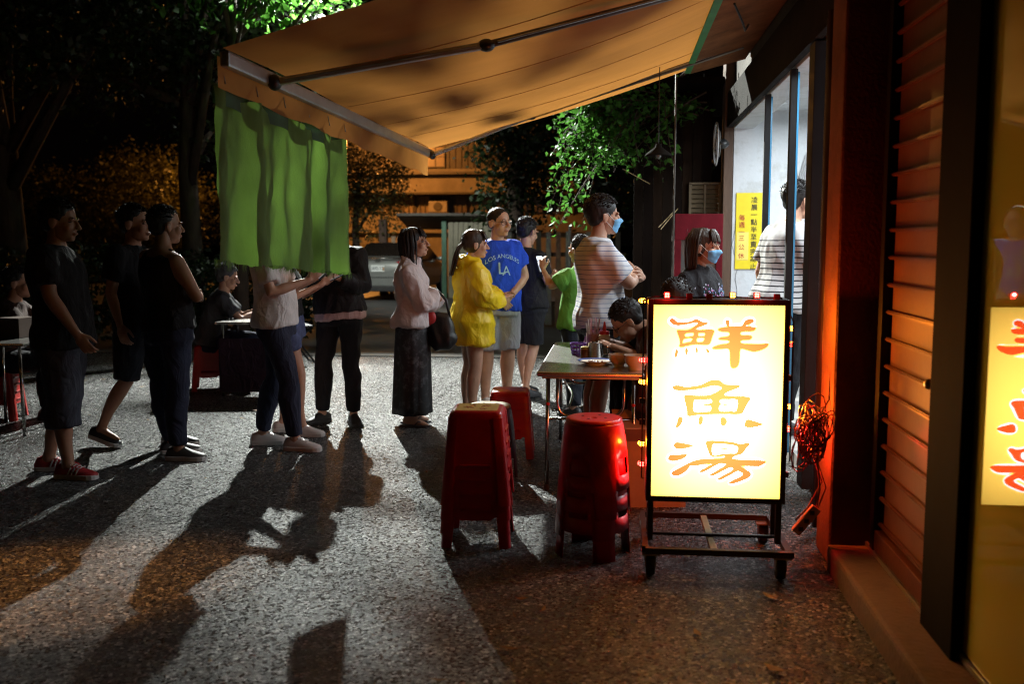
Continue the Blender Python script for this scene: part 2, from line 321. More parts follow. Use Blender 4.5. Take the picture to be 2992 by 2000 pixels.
# ------------------------------------------------------------------ wiring on the end wall
e = empty('switch_box', (1.78, 10.06, 1.78)); tag(e, 'small black switch box wired to the white shop wall', 'switch box')
MB().box((0, 0, 0), (.08, .07, .12)).build('case', mat('black_plastic', (.012, .012, .012), .4), e, bev=.006)
MB().box((.0, -.045, .01), (.03, .02, .05)).build('lever', mat('black_plastic'), e, bev=.004)
MB().tube([(0, 0, .06), (-.02, 0, .14), (.02, 0, .3), (-.03, 0, .45)], .006, 6).tube([(0, 0, -.06), (-.05, 0, -.13), (-.02, 0, -.21), (.04, 0, -.17), (.03, 0, -.08)], .006, 6).build('cord', mat('white_cord', (.6, .6, .58), .5), e, smooth=True)
e = empty('meter_box', (1.99, 10.05, 2.1)); tag(e, 'black meter box with looped grey cables high on the white wall', 'meter box')
MB().box((0, 0, 0), (.12, .09, .34)).build('case', mat('black_plastic'), e, bev=.008)
for i in range(4): MB().tube([(-.03, -.02, .17), (-.08 - .02 * i, -.02, .2 + .02 * i), (-.14 - .02 * i, -.02, .05), (-.12 - .02 * i, -.02, -.16), (-.05, -.02, -.17)], .007, 6).build('cable', mat('grey_cord', (.35, .35, .35), .5), e, smooth=True)

# ================================================================== awning
aw = empty('awning', (1.1, 6.6, 0)); tag(aw, 'orange folding arm awning with sagging valance reaching out over the forecourt', 'awning')
def apart(mb, name, m, par=None, **k):
    o = mb.build(name, m, par or aw, **k)
    if par is None: o.location = (-1.1, -6.6, 0)
    return o
fab = mat('awning_cloth', (.46, .19, .042), .8, var=.12, vscale=2.2, bump=.12, bscale=160, transl=.5, wear=(.38, .15, .03), wscale=6, wamt=.3, stretch=(.35, 1, 1))
Y0, Y1 = 4.24, 9.06
cv = MB(); nx, ny = 26, 40; vs = []
for i in range(nx + 1):
    for j in range(ny + 1):
        u, w = i / nx, j / ny
        vs.append((-1.72 + 2.85 * u, Y0 + (Y1 - Y0) * w, 2.335 + .865 * u - .12 * math.sin(math.pi * u) * (.35 + .65 * math.sin(math.pi * w)) + .012 * math.sin(9 * w + 3 * u)))
cv.add(vs, [(i * (ny + 1) + j, (i + 1) * (ny + 1) + j, (i + 1) * (ny + 1) + j + 1, i * (ny + 1) + j + 1) for i in range(nx) for j in range(ny)])
apart(cv, 'canopy', fab, smooth=True)
vv = MB(); vs = []
for j in range(61):
    w = j / 60; y = Y0 - .01 + (Y1 - Y0 + .02) * w
    for k in range(5):
        q = k / 4; vs.append((-1.742 + .012 * math.sin(w * 31) * q, y, 2.30 - q * (.135 + .07 * w + .006 * math.sin(w * 40))))
vv.add(vs, [(j * 5 + k, (j + 1) * 5 + k, (j + 1) * 5 + k + 1, j * 5 + k + 1) for j in range(60) for k in range(4)])
apart(vv, 'valance', fab, smooth=True)
alu = mat('awning_aluminium', (.42, .42, .43), .4, .7, var=.15, bump=.1)
apart(MB().box((-1.715, (Y0 + Y1) / 2, 2.29), (.045, Y1 - Y0, .07)), 'front_bar', alu, bev=.012)
apart(MB().box((1.06, (Y0 + Y1) / 2, 3.2), (.14, Y1 - Y0, .16)), 'cassette', mat('cassette', (.12, .1, .09), .5, .4), bev=.02)
def arm(p0, p1, p2):
    p0, p1, p2 = V(p0), V(p1), V(p2)
    for a, b_ in ((p0, p1), (p1, p2)):
        d = b_ - a; q = d.to_track_quat('Y', 'Z').to_matrix()
        o = apart(MB().box((a + b_) / 2, (.05, d.length, .035), q), 'arm', alu if a is p0 else mat('arm_dark', (.12, .11, .1), .45, .7), bev=.008)
        part2(MB().tube([a + q @ V(.032, .05, 0), b_ + q @ V(.032, -.05, 0)], .006, 6), 'cable', mat('steel', (.5, .5, .5), .3, 1), o)
    apart(MB().ell(p1, (.045, .045, .032)), 'elbow_joint', mat('black_plastic'), smooth=True); apart(MB().ell(p0, (.035, .05, .04)), 'bar_joint', mat('black_plastic'), smooth=True)
arm((-1.68, 4.78, 2.27), (-.66, 5.0, 2.47), (1.0, 5.9, 3.06)); arm((-1.68, 8.95, 2.27), (-.77, 8.9, 2.6), (1.0, 8.3, 3.06))
for yy in (5.2, 6.16, 7.12, 8.1):
    apart(MB().tube([(-1.7 + 2.8 * u, yy, 2.335 + .865 * (.02 / 2.85 + 2.8 / 2.85 * u) - .12 * math.sin(math.pi * u) * (.35 + .65 * math.sin(math.pi * (yy - Y0) / (Y1 - Y0))) + .012 * math.sin(9 * (yy - Y0) / (Y1 - Y0) + 3 * u) - .0015) for u in np.linspace(0, .98, 16)], .0025, 5), 'seam', mat('seam', (.42, .17, .036), .9))
apart(MB().box((.86, 6.65, 3.03), (.5, 4.7, .02), Matrix.Rotation(R(-14), 3, 'Y')), 'eave_board', mat('eave', (.2, .085, .035), .9, spec=.1, var=.5, vscale=3, bump=.3))
apart(MB().tube([(.7, 6.3, 2.94), (.78, 6.5, 2.86), (.84, 6.9, 2.9), (.9, 7.2, 3.0)], .008, 6), 'loose_wire', mat('black_plastic', (.012, .012, .012), .4))
apart(MB().box((.6, 6.95, 2.955), (.05, 3.9, .012)), 'trim_band', mat('green_strap', (.03, .22, .06), .6))
# ------------------------------------------------------------------ green curtain hung from the valance
cu = MB(); vs = []; nj, nk = 150, 44
for j in range(nj + 1):
    w = j / nj
    for k in range(nk + 1):
        q = k / nk; zt = 2.175 - .03 * w; zb = 1.405 - .13 * w + .012 * math.sin(w * 90) * random.random()
        fo = math.sin(w * 26 + 1.5 * math.sin(w * 7) + .5 * q) * .05 + math.sin(w * 57 + 2 * q) * .016 + .02 * noise.noise(V(w * 9, q * 2.2, 9))
        pin = (.35 + .65 * q) * fo + .03 * q * math.sin(w * 5)
        yy = 4.235 - .1 * q * (1 - w) + 2.06 * w + .03 * math.cos(w * 19) * q
        sag = .03 * math.sin(w * 4 * math.pi) ** 2 * (1 - q)
        vs.append((-1.765 + pin + .015 * noise.noise(V(w * 22, q * 6, 3)), yy, zt - sag + (zb - zt) * q))
cu.add(vs, [(j * (nk + 1) + k, (j + 1) * (nk + 1) + k, (j + 1) * (nk + 1) + k + 1, j * (nk + 1) + k + 1) for j in range(nj) for k in range(nk)])
ct = empty('curtain', (-1.765, 5.25, 1.3)); tag(ct, 'frayed green mesh curtain hanging from the awning valance', 'curtain')
cm = mat('green_mesh', (.14, .27, .04), .7, var=.25, vscale=4, bump=.5, bscale=220, transl=.48, wear=(.08, .17, .025), wscale=2.5, stretch=(1, 1, .3))
o = cu.build('cloth', cm, ct, smooth=True); o.location = (1.765, -5.25, -1.3)
hb = MB()
for j in range(60):
    w0, w1 = j / 60, (j + 1) / 60
    f = lambda w: -1.772 + .02 * math.sin(w * 19)
    hb.add([(f(w0), 4.235 + 2.06 * w0, 2.19 - .03 * w0), (f(w1), 4.235 + 2.06 * w1, 2.19 - .03 * w1), (f(w1), 4.235 + 2.06 * w1, 2.10 - .03 * w1), (f(w0), 4.235 + 2.06 * w0, 2.10 - .03 * w0)], [(0, 1, 2, 3)])
o = hb.build('hem_band', mat('green_band', (.025, .07, .018), .7, var=.3, transl=.3), ct, smooth=True); o.location = (1.765, -5.25, -1.3)
fr = MB()
for j in range(420):
    w = random.random(); y = 4.14 + .1 * w + 2.06 * w; x = -1.765 + math.sin(w * 19 + 1.2 * math.sin(w * 7) + .5) * .045; z = 1.405 - .13 * w; l = random.uniform(.01, .045)
    fr.add([(x, y - .003, z + .01), (x, y + .003, z + .01), (x + random.gauss(0, .006), y + random.gauss(0, .008), z - l)], [(0, 1, 2)])
o = fr.build('fringe', cm, ct); o['kind'] = 'stuff'; o.location = (1.765, -5.25, -1.3)
for y in (4.3, 4.7, 5.1, 5.5, 5.9, 6.25):
    o = MB().tube([(-1.79, y, 2.14), (-1.78, y + .004, 2.2), (-1.745, y, 2.245), (-1.735, y - .004, 2.19)], .004, 5).build('tie', mat('tie_cord', (.3, .3, .26), .8), ct, smooth=True); o.location = (1.765, -5.25, -1.3)
for y in (4.3, 4.95, 5.6, 6.25): 
    o = MB().ell((-1.785, y, 2.145), (.006, .013, .013), nu=8, nv=6).build('grommet', mat('steel'), ct, smooth=True); o.location = (1.765, -5.25, -1.3)

# ================================================================== floodlight, assumed unseen sodium lamps, plus an added beam on the car
def street_lamp(label, base, head, power, col, soft, face, group=None, spot=None):
    t = empty('street_lamp', base); tag(t, label, 'street lamp', group)
    h = V(head) - V(base); pm = mat('lamp_pole', (.3, .3, .3), .45, .7, var=.2)
    MB().tube([(0, 0, 0), (0, 0, h.z + .35)], [.07, .045], 12).build('pole', pm, t, smooth=True)
    MB().tube([(0, 0, h.z + .3), (h.x * .5, h.y * .5, h.z + .33), (h.x, h.y, h.z + .16)], .025, 8).build('bracket', pm, t, smooth=True)
    hd = MB().box((h.x, h.y, h.z + .1), (.34, .3, .1)).build('lamp_head', pm, t, bev=.02)
    MB().box((h.x, h.y, h.z + .035), (.26, .22, .02)).build('diffuser', mat('glow_' + group if group else 'glow', (1, 1, 1), emit=col, es=face), hd)
    lamp('lamp_light', 'POINT', (h.x, h.y, h.z), power, col, soft, t)
    if spot:
        l = lamp('lamp_beam', 'SPOT', (h.x, h.y, h.z), spot[0], col, soft, t, spot_size=R(spot[2]), spot_blend=.6); aim(l, V(spot[1]) - V(base))
    return t
fl_ = street_lamp('tall lamp with white floodlight shining over the queue above the awning', (-4.55, 14.75, 0), FLOOD, P_SPILL, (.95, 1, .93), .05, 12, None, (P_FLOOD, (-1.8, 5.5, 0), 84))
tw = lamp('lamp_beam', 'SPOT', (FLOOD[0] - 1.0, FLOOD[1] + .6, FLOOD[2] - .1), 6000, (.95, 1, .93), .08, None, spot_size=R(52), spot_blend=.8); aim(tw, (-4.6, 23, .4)); tw.name = 'second_beam'  # extra beam added to brighten the parked car
MB().box((-.35, .35, 5.42), (.3, .26, .1)).build('lamp_head', mat('lamp_pole'), fl_, bev=.02); MB().tube([(0, 0, 5.5), (-.35, .35, 5.48)], .022, 8).build('bracket', mat('lamp_pole'), fl_)  # head and bracket added on the pole to go with the extra car beam
sod = (1, .38, .07)  # colour for the assumed, unseen sodium lamps
street_lamp('orange sodium street lamp beside the parked silver car', (-9.9, 35.6, 0), (-9.5, 35.2, 5.6), P_ASSUMED_SODIUM_FAR, sod, .15, 9, 'sodium street lamps')  # unseen lamp, assumed and placed behind the awning to light the house
street_lamp('orange sodium street lamp among the trees far behind the left queue', (-14.6, 33, 0), (-14.5, 32.4, 4.0), P_ASSUMED_SODIUM_FAR * .06, sod, .15, 9, 'sodium street lamps')  # assumed lamp, kept out of sight to light the far foliage
street_lamp('orange sodium street lamp at the edge of the forecourt across from the shop', (-7.4, 1.2, 0), (-6.9, 1.4, 4.2), P_ASSUMED_SODIUM_NEAR, sod, .15, 6, 'sodium street lamps', (5200, (-2.55, 3.85, 0), 13))  # off-view lamp assumed for warm fill, narrow beam added for an orange ground patch
# ================================================================== lightbox sign on a wheeled stand
sg = empty('lightbox_sign', (.451, 4.4, 0)); tag(sg, 'glowing yellow lightbox sign with red brush characters on a wheeled stand', 'sign')
SW, SZ0, SZ1 = .568, .348, 1.213; SH = SZ1 - SZ0
blk = mat('sign_frame', (.03, .022, .018), .4, .3, var=.3, bump=.1)
def sign_mat(key, col):
    m = bpy.data.materials.new(key); m.use_nodes = True; nt = m.node_tree; N = nt.nodes; L = nt.links; b = N['Principled BSDF']
    b.inputs['Base Color'].default_value = (*[c * .6 for c in col], 1); b.inputs['Roughness'].default_value = .3
    tc = N.new('ShaderNodeTexCoord'); sp = N.new('ShaderNodeSeparateXYZ'); L.new(tc.outputs['Object'], sp.inputs[0])
    def mth(op, a, b_): 
        n = N.new('ShaderNodeMath'); n.operation = op
        for i, q in enumerate((a, b_)):
            if hasattr(q, 'links'): L.new(q, n.inputs[i])
            else: n.inputs[i].default_value = q
        return n.outputs[0]
    # tubes stand behind the sheet: bright along the middle, fading to the box sides
    u = mth('DIVIDE', sp.outputs[0], SW / 2); w = mth('DIVIDE', mth('SUBTRACT', sp.outputs[2], (SZ0 + SZ1) / 2), SH / 2)
    gu = mth('SUBTRACT', 1, mth('MULTIPLY', .55, mth('POWER', mth('ABSOLUTE', u, 0), 2.0))); gw = mth('SUBTRACT', 1, mth('MULTIPLY', .68, mth('POWER', mth('ABSOLUTE', w, 0), 1.7)))
    k = mth('ADD', .6, mth('MULTIPLY', 13.5, mth('MULTIPLY', gu, gw)))
    b.inputs['Emission Color'].default_value = (*col, 1); L.new(k, b.inputs['Emission Strength']); m.cycles.emission_sampling = 'FRONT' if key == 'sign_yellow' else 'NONE'; return m
pane = MB().box((0, -.004, (SZ0 + SZ1) / 2), (SW, .008, SH)).build('panel', sign_mat('sign_yellow', (1, .62, .105)), sg)
fz = (SZ0 + SZ1) / 2; fd = .19
for nm, c, d in (('frame_bar', (-SW / 2 - .012, fd / 2 - .015, fz), (.024, fd, SH + .05)), ('frame_bar', (SW / 2 + .012, fd / 2 - .015, fz), (.024, fd, SH + .05)), ('frame_bar', (0, fd / 2 - .015, SZ1 + .0125), (SW, fd, .025)), ('frame_bar', (0, fd / 2 - .015, SZ0 - .0125), (SW, fd, .025))):
    MB().box(c, d).build(nm, blk, sg, bev=.003)
MB().box((0, fd - .02, fz), (SW, .012, SH)).build('back_panel', mat('sign_back', (.3, .22, .1), .5), sg)
Z1 = lambda P: [((x - 50) / 1985, (880 + y * .1913 - 895.3) / 557.8) for x, y in P]
Z2 = lambda P: [((x - 40) / 1505, (1080 + y * .24876 - 895.3) / 557.8) for x, y in P]
def pts(s): a = [float(q) for q in s.replace(',', ' ').split()]; return list(zip(a[::2], a[1::2]))
GL = [  # (outer outlines, holes) of the brush strokes
 (Z1(pts("295,310 330,278 370,300 410,335 500,340 620,325 680,290 710,285 760,315 810,333 870,335 875,352 830,375 760,400 680,440 740,448 850,447 920,440 978,460 950,530 920,640 880,668 780,665 650,665 560,690 480,708 445,690 465,660 450,570 410,470 430,452 500,458 580,452 640,425 700,380 730,345 680,338 600,355 480,378 400,382 340,360 300,325")),
  [Z1(pts(q)) for q in ("540,510 600,498 660,498 655,535 600,545 540,548", "745,500 830,498 825,535 745,538", "515,595 580,580 640,580 625,620 560,635 505,648", "725,575 820,570 815,610 790,625 722,627")]),
 *[(Z1(pts(q)), []) for q in ("400,750 425,750 428,800 405,865 385,860 388,800", "545,730 575,730 580,790 562,825 545,800", "700,718 728,718 733,790 715,790 702,760", "858,725 885,730 910,775 895,792 870,775")],
 (Z1(pts("1145,310 1170,298 1200,305 1202,350 1195,395 1290,388 1390,385 1410,365 1440,310 1480,285 1530,277 1575,300 1550,335 1490,360 1440,385 1540,395 1605,405 1590,440 1540,460 1380,465 1380,525 1480,525 1540,530 1545,565 1500,588 1385,595 1385,645 1500,652 1620,657 1700,655 1800,638 1780,690 1700,735 1600,762 1540,755 1460,735 1375,722 1370,850 1355,970 1310,1010 1270,1017 1240,990 1228,900 1218,725 1100,728 990,733 950,718 1000,690 1080,665 1205,645 1205,598 1100,595 1040,580 1090,555 1205,540 1205,475 1100,470 1040,450 1040,430 1100,412 1180,402 1160,370")), []),
 (Z2(pts("268,212 300,190 350,190 400,203 500,200 600,180 660,150 720,120 770,115 830,128 870,165 930,172 1040,172 1055,190 1020,210 930,245 870,285 880,297 1000,305 1120,305 1180,320 1170,350 1140,390 1100,480 1060,512 900,512 720,520 560,530 480,547 448,535 450,500 430,400 408,320 430,295 520,303 640,303 720,292 790,255 850,212 800,185 740,182 640,210 520,235 400,245 340,248 290,235")),
  [Z2(pts(q)) for q in ("530,370 560,355 640,355 725,348 722,385 660,395 605,420 660,422 715,425 718,475 660,485 530,488", "835,350 930,345 1025,350 1015,470 960,475 830,475 830,415 900,415 965,395 900,390 835,387")]),
 *[(Z2(pts(q)), []) for q in ("345,570 375,558 398,575 390,620 360,665 330,685 320,670 335,620", "590,555 615,545 635,560 630,615 605,650 585,620", "840,560 875,547 905,575 912,610 880,652 850,645 842,600", "1130,590 1160,570 1220,590 1330,622 1260,650 1190,665 1120,655 1122,620", "298,890 320,862 360,858 430,872 530,890 450,920 380,935 320,928", "232,1045 270,1005 330,1008 400,1000 460,995 430,1035 360,1065 290,1080 245,1065")],
 (Z2(pts("275,1220 320,1190 400,1145 480,1100 560,1065 660,1048 780,1042 870,1035 905,1005 830,1008 735,1012 710,960 670,860 690,835 740,828 860,832 980,840 1060,862 1110,860 1150,845 1185,860 1150,895 1110,960 1070,985 1010,1000 980,1035 1060,1045 1200,1050 1380,1053 1330,1100 1260,1125 1150,1122 1070,1115 1120,1145 1190,1190 1205,1220 1170,1260 1080,1300 980,1333 950,1320 1010,1285 1100,1240 1115,1205 1070,1180 1040,1180 950,1235 860,1285 825,1290 830,1270 900,1230 990,1175 1000,1150 970,1135 900,1165 800,1225 740,1245 722,1235 790,1195 890,1130 920,1100 860,1090 810,1105 720,1160 640,1205 600,1200 660,1160 760,1105 720,1102 620,1115 540,1130 490,1130 470,1170 400,1230 340,1252 300,1250")),
  [Z2(pts(q)) for q in ("755,875 830,868 940,872 1040,895 1030,965 960,970 860,980 760,995", "820,920 900,910 980,905 975,918 900,930 830,933")])]
def smooth_loop(P, k=3):
    n = len(P); out = []
    for i in range(n):
        p0, p1, p2, p3 = (np.array(P[(i + j) % n]) for j in (-1, 0, 1, 2))
        for t in np.arange(k) / k: out.append(.5 * ((2 * p1) + (p2 - p0) * t * .7 + (2 * p0 * .7 - (3 + 1.4 - .0) * p1 * 1 + 0 * p1 + (3 - .0) * p2 * 1 + 0 * p3) * 0 + 0) if False else p1 + (p2 - p1) * t + (.5 * t * (1 - t)) * ((p1 - p0) * (1 - t) - (p3 - p2) * t) * .9)
    return [tuple(q) for q in out]
def offset_loop(P, d, it=4):
    P = np.array(P); a = np.roll(P, 1, 0); c = np.roll(P, -1, 0); t = c - a; t /= np.linalg.norm(t, axis=1)[:, None] + 1e-9
    area = np.sum(P[:, 0] * c[:, 1] - c[:, 0] * P[:, 1]); nrm = np.stack([t[:, 1], -t[:, 0]], 1) * (1 if area > 0 else -1); Q = P + nrm * d
    for _ in range(it): Q = .5 * Q + .25 * (np.roll(Q, 1, 0) + np.roll(Q, -1, 0))
    return [tuple(q) for q in Q]
def fill_curve(loops, name):
    c = bpy.data.curves.new(name, 'CURVE'); c.dimensions = '2D'; c.fill_mode = 'BOTH'
    for lp in loops:
        s = c.splines.new('POLY'); s.points.add(len(lp) - 1)
        for p, q in zip(s.points, lp): p.co = (q[0], q[1], 0, 1)
        s.use_cyclic_u = True
    o = bpy.data.objects.new(name, c); COL.objects.link(o); bpy.context.view_layer.update()
    me = bpy.data.meshes.new_from_object(o.evaluated_get(bpy.context.evaluated_depsgraph_get())); bpy.data.objects.remove(o); bpy.data.curves.remove(c)
    for v in me.vertices: v.co = (v.co.x, 0, v.co.y)
    me.materials.clear(); return me
sx = lambda P: [((u - .5) * SW, SZ1 - v * SH) for u, v in P]
m_red, m_halo = sign_mat('sign_red', (1, .056, .012)), sign_mat('sign_white', (1, .98, .95))
for outer, holes in GL:
    lo = smooth_loop(sx(outer)); ho = [smooth_loop(sx(h)) for h in holes]
    a = link('stroke', fill_curve([offset_loop(lo, .0024, 1)] + ho, 'stroke'), m_red, sg)
    for v in a.data.vertices: v.co.y = -.0125
    h = link('outline', fill_curve([offset_loop(lo, .011)], 'outline'), m_halo, sg)
    for v in h.data.vertices: v.co.y = -.0104 - .00004 * len(sg.children)
# stand
for x in (-.285, .285):
    for y in (.02, .15): MB().box((x, y, .235), (.026, .026, .2)).build('leg', blk, sg, bev=.002)
for y in (-.14, .44): MB().box((.01 if y < 0 else 0, y, .135), (.64, .028, .028)).build('base_rail', blk, sg, bev=.002)
for x in (-.31, .31): MB().box((x, .15, .135), (.028, .55, .028)).build('base_rail', blk, sg, bev=.002)
MB().box((-.01, .15, .132), (.03, .56, .02)).build('base_rail', mat('brass_bar', (.32, .24, .12), .4, .6), sg, bev=.002)
MB().box((0, .08, .148), (.6, .02, .012)).build('base_rail', blk, sg)
rub = mat('rubber', (.02, .018, .018), .7); stl = mat('steel')
for x in (-.285, .285):
    for y in (-.1, .43):
        cw = MB().box((x, y, .113), (.08, .08, .008)).box((x - .022, y + .02, .08), (.004, .05, .07)).box((x + .022, y + .02, .08), (.004, .05, .07)).build('caster', mat('caster_fork', (.25, .22, .2), .4, .6), sg)
        prof = [(.012, -.02), (.048, -.019), (.052, -.01), (.052, .01), (.048, .019), (.012, .02)]
        wv = MB().rings([[V(x + h_, y + .03 + r_ * math.cos(k * math.pi / 10), .052 + r_ * math.sin(k * math.pi / 10)) for k in range(20)] for r_, h_ in prof]); wv.build('wheel', rub, cw, smooth=50)
# ------------------------------------------------------------------ blinking light string round the sign
ls = empty('light_string', (.451, 4.4, 1.24)); tag(ls, 'string of small red and amber blinker lamps fixed round the sign frame', 'light string')
amb, red_ = (1, .26, .015), (1, .02, .015)
LED = [(.224, 1.256, 'r'), (.323, 1.252, 0), (.409, 1.252, 0), (.509, 1.258, 'a'), (.613, 1.258, 'r'), (.701, 1.252, 0), (.122, 1.224, 'a'), (.126, .95, 'r'), (.126, .848, 'a'), (.126, .759, 0), (.126, .66, 0), (.126, .559, 'a'), (.126, .463, 'r'), (.777, 1.105, 'a'), (.777, 1.032, 'q'), (.777, .646, 'r'), (.777, .435, 0), (.777, .88, 0), (.777, .75, 'A')]
hs = mat('led_case', (.05, .012, .01), .35, var=.2)
for x, z, k in LED:
    lx, lz = x - .451, z - 1.24; side = 0 if lz > -.001 and abs(lx) < .3 else (1 if lx > 0 else -1)
    y = .0 if side == 0 else (.13 if side < 0 else .1)
    o = MB().box((lx, y, lz), (.027, .022, .026)).build('lamp_case', hs, ls, bev=.003)
    if not k: continue
    c = amb if k in 'aA' else red_; q = MB()
    for dx in (-.0055, .0055):
        for dz in (-.0055, .0055): q.ell((lx + dx, y - .0125, lz + dz), (.0045, .003, .0045), nu=8, nv=5)
    if side: q.ell((lx + side * .0145, y, lz), (.003, .005, .007), nu=8, nv=5)
    pw = .25 if k == 'q' else 1
    q.build('diode', mat('diode_' + ('a' if c is amb else 'r') + str(pw), (.9, .5, .3), emit=c, es=45 * pw + 5), o)
    if (x, z) in ((.126, .95), (.777, 1.032)): continue  # dim ones glow only
    lamp('diode_light', 'POINT', (lx + side * .03, y - (.025 if side == 0 else -.04), lz + (.01 if side == 0 else 0)), P_LED * pw * (1.0 if c is amb else 1.5) * (2.8 if side > 0 else (.55 if side < 0 else (.14 if c is amb else .4))), c, .008, o)
w_ = MB().tube([(-.32, .02, -.82)] + [(-.327, .03 + .006 * math.sin(i), -.82 + i * .058) for i in range(15)] + [(-.28 + i * .05, .02 + .006 * math.sin(i * 2), .006 + .002 * math.cos(i)) for i in range(12)] + [(.33, .03, -.1 - i * .07) for i in range(10)], .004, 5)
w_.build('wire', mat('black_plastic'), ls)
# ------------------------------------------------------------------ coil of wires and power strip
cw = empty('cable_bundle', (.885, 4.5, .63)); tag(cw, 'tangled bundle of thin wires hanging between the sign and the pillar', 'cable bundle')
wire = [mat('wire_red', (.22, .02, .012), .4), mat('wire_tan', (.28, .14, .08), .4), mat('wire_dark', (.03, .012, .012), .4)]
for i in range(34):
    a0 = random.random() * 6; cx, cz = random.gauss(0, .018), random.gauss(0, .03); rx, rz = random.uniform(.018, .055), random.uniform(.05, .14); tl = random.uniform(-.6, .6)
    P = []
    for k in range(13):
        a = a0 + k * 2 * math.pi / 13; x, z = rx * math.cos(a), rz * math.sin(a); P.append((cx + x * math.cos(tl) - z * math.sin(tl), -.03 + .03 * math.sin(a * 2 + i) + random.gauss(0, .006), cz + x * math.sin(tl) + z * math.cos(tl)))
    MB().tube(P, .0028, 5, loop=True).build('wire_loop', wire[i % 3], cw, smooth=True)
MB().tube([(.02, 0, .05), (.09, .08, .14), (.1, .1, .3)], .004, 6).build('hanger', wire[2], cw)
MB().tube([(.01, 0, -.1), (.05, -.02, -.22), (-.01, -.03, -.34), (-.06, -.02, -.4)], .004, 6).tube([(.02, 0, -.1), (.07, -.01, -.25), (.03, -.01, -.37)], .004, 6).build('lead', wire[1], cw, smooth=True)
ps = empty('power_strip', (.87, 4.48, .23)); tag(ps, 'power strip dangling from its cord below the wire bundle', 'power strip')
MB().box((0, 0, 0), (.045, .03, .15), Matrix.Rotation(R(38), 3, 'Y')).build('case', mat('strip', (.55, .4, .33), .5), ps, bev=.005)
MB().tube([(.045, 0, .058), (.055, -.01, .15), (.04, .0, .3), (.03, .02, .4)], .0045, 6).build('cord', wire[1], ps, smooth=True)
for k in (-1, 0, 1): MB().box((.03 * k * .8, -.016, .038 * k), (.02, .004, .02)).build('socket', mat('black_plastic'), ps)

# ================================================================== stools
redp = mat('red_plastic', (.5, .014, .024), .3, var=.15, vscale=10, bump=.04, wear=(.3, .05, .05), wscale=9, wamt=.35)
magp = mat('red_plastic_pale', (.38, .015, .07), .38, var=.2, vscale=10)
def square_stool(name, m, pattern=True):
    t = empty(name); top, bot, H = .128, .168, .46
    pr = lambda a, r, z, n=5: [V(sx_ * (a - r) + r * math.cos(th), sy_ * (a - r) + r * math.sin(th), z) for (sx_, sy_, t0) in ((1, 1, 0), (-1, 1, 90), (-1, -1, 180), (1, -1, 270)) for th in [R(t0 + 90 * k / (n - 1)) for k in range(n)]]
    MB().rings([pr(top + .004, .03, H - .05), pr(top + .003, .03, H - .018), pr(top - .006, .03, H - .004), pr(top - .014, .03, H)]).build('seat', m, t, smooth=40)
    if pattern:
        MB().rings([pr(top - .026, .02, H - .001), pr(top - .026, .02, H + .0016)]).build('seat_inlay', mat('inlay', (.6, .42, .13), .4, var=.15, vscale=20), t)
        for cx, cy, r in ((-.045, -.01, .03), (.04, .03, .026), (.03, -.05, .022), (-.03, .055, .02)):
            fl = MB()
            for k in range(5):
                a = k * 1.2566 + cx * 9; fl.ell((cx + r * .55 * math.cos(a), cy + r * .55 * math.sin(a), H + .0018), (r * .42, r * .2, .0012), Matrix.Rotation(a, 3, 'Z'), 8, 5)
            fl.tube([(cx, cy, H + .002), (cx * .4, cy * .5 - .02, H + .002)], .0015, 4)
            fl.build('seat_flower', mat('flower', (.35, .03, .02), .5), t)
    for k in range(4):
        M_ = Matrix.Rotation(R(90 * k), 3, 'Z'); f = lambda u, z, off=0: M_ @ V(u, -(top + (bot - top) * (H - z) / H) - off, z)
        wz = lambda z: (top + (bot - top) * (H - z) / H) - .022
        out = [(-wz(H - .02), H - .02), (wz(H - .02), H - .02), (wz(.15), .15), (.09, .15), (.075, .135), (-.075, .135), (-.09, .15), (-wz(.15), .15)]
        n = len(out); pb = MB().add([f(u, z) for u, z in out] + [f(u, z, -.005) for u, z in out], [tuple(range(n)), tuple(range(2 * n - 1, n - 1, -1))] + [(i, n + i, n + (i + 1) % n, (i + 1) % n) for i in range(n)])
        pn = pb.build('side_panel', m, t)
        lg = MB(); ring = []
        for z in (0, .12, .3, H - .03):
            a = top + (bot - top) * (H - z) / H + .004; w = .055 if z < .2 else .05
            cs = [(a - w, -a), (a - .022, -a), (a - .008, -a + .007), (a, -a + .022), (a, -a + w), (a - .007, -a + w), (a - .008, -a + .025), (a - .025, -a + .008), (a - w, -a + .007)]
            ring.append([M_ @ V(x, y, z) for x, y in cs])
        lg.rings(ring).build('corner_leg', m, t, smooth=50)
        if k in (1, 3, 0, 2):
            for i in range(4 if k in (1, 3) else 1):
                z = H - .1 - i * .062
                if k in (0, 2): z = .2
                a = [f(-.075, z - .02, .0012), f(.075, z - .02, .0012), f(.075, z, .011), f(-.075, z, .011), f(-.075, z + .004, .001), f(.075, z + .004, .001)]
                MB().add(a, [(0, 1, 2, 3), (3, 2, 5, 4), (0, 3, 4), (1, 5, 2)]).build('louvre', m, pn)
    return t
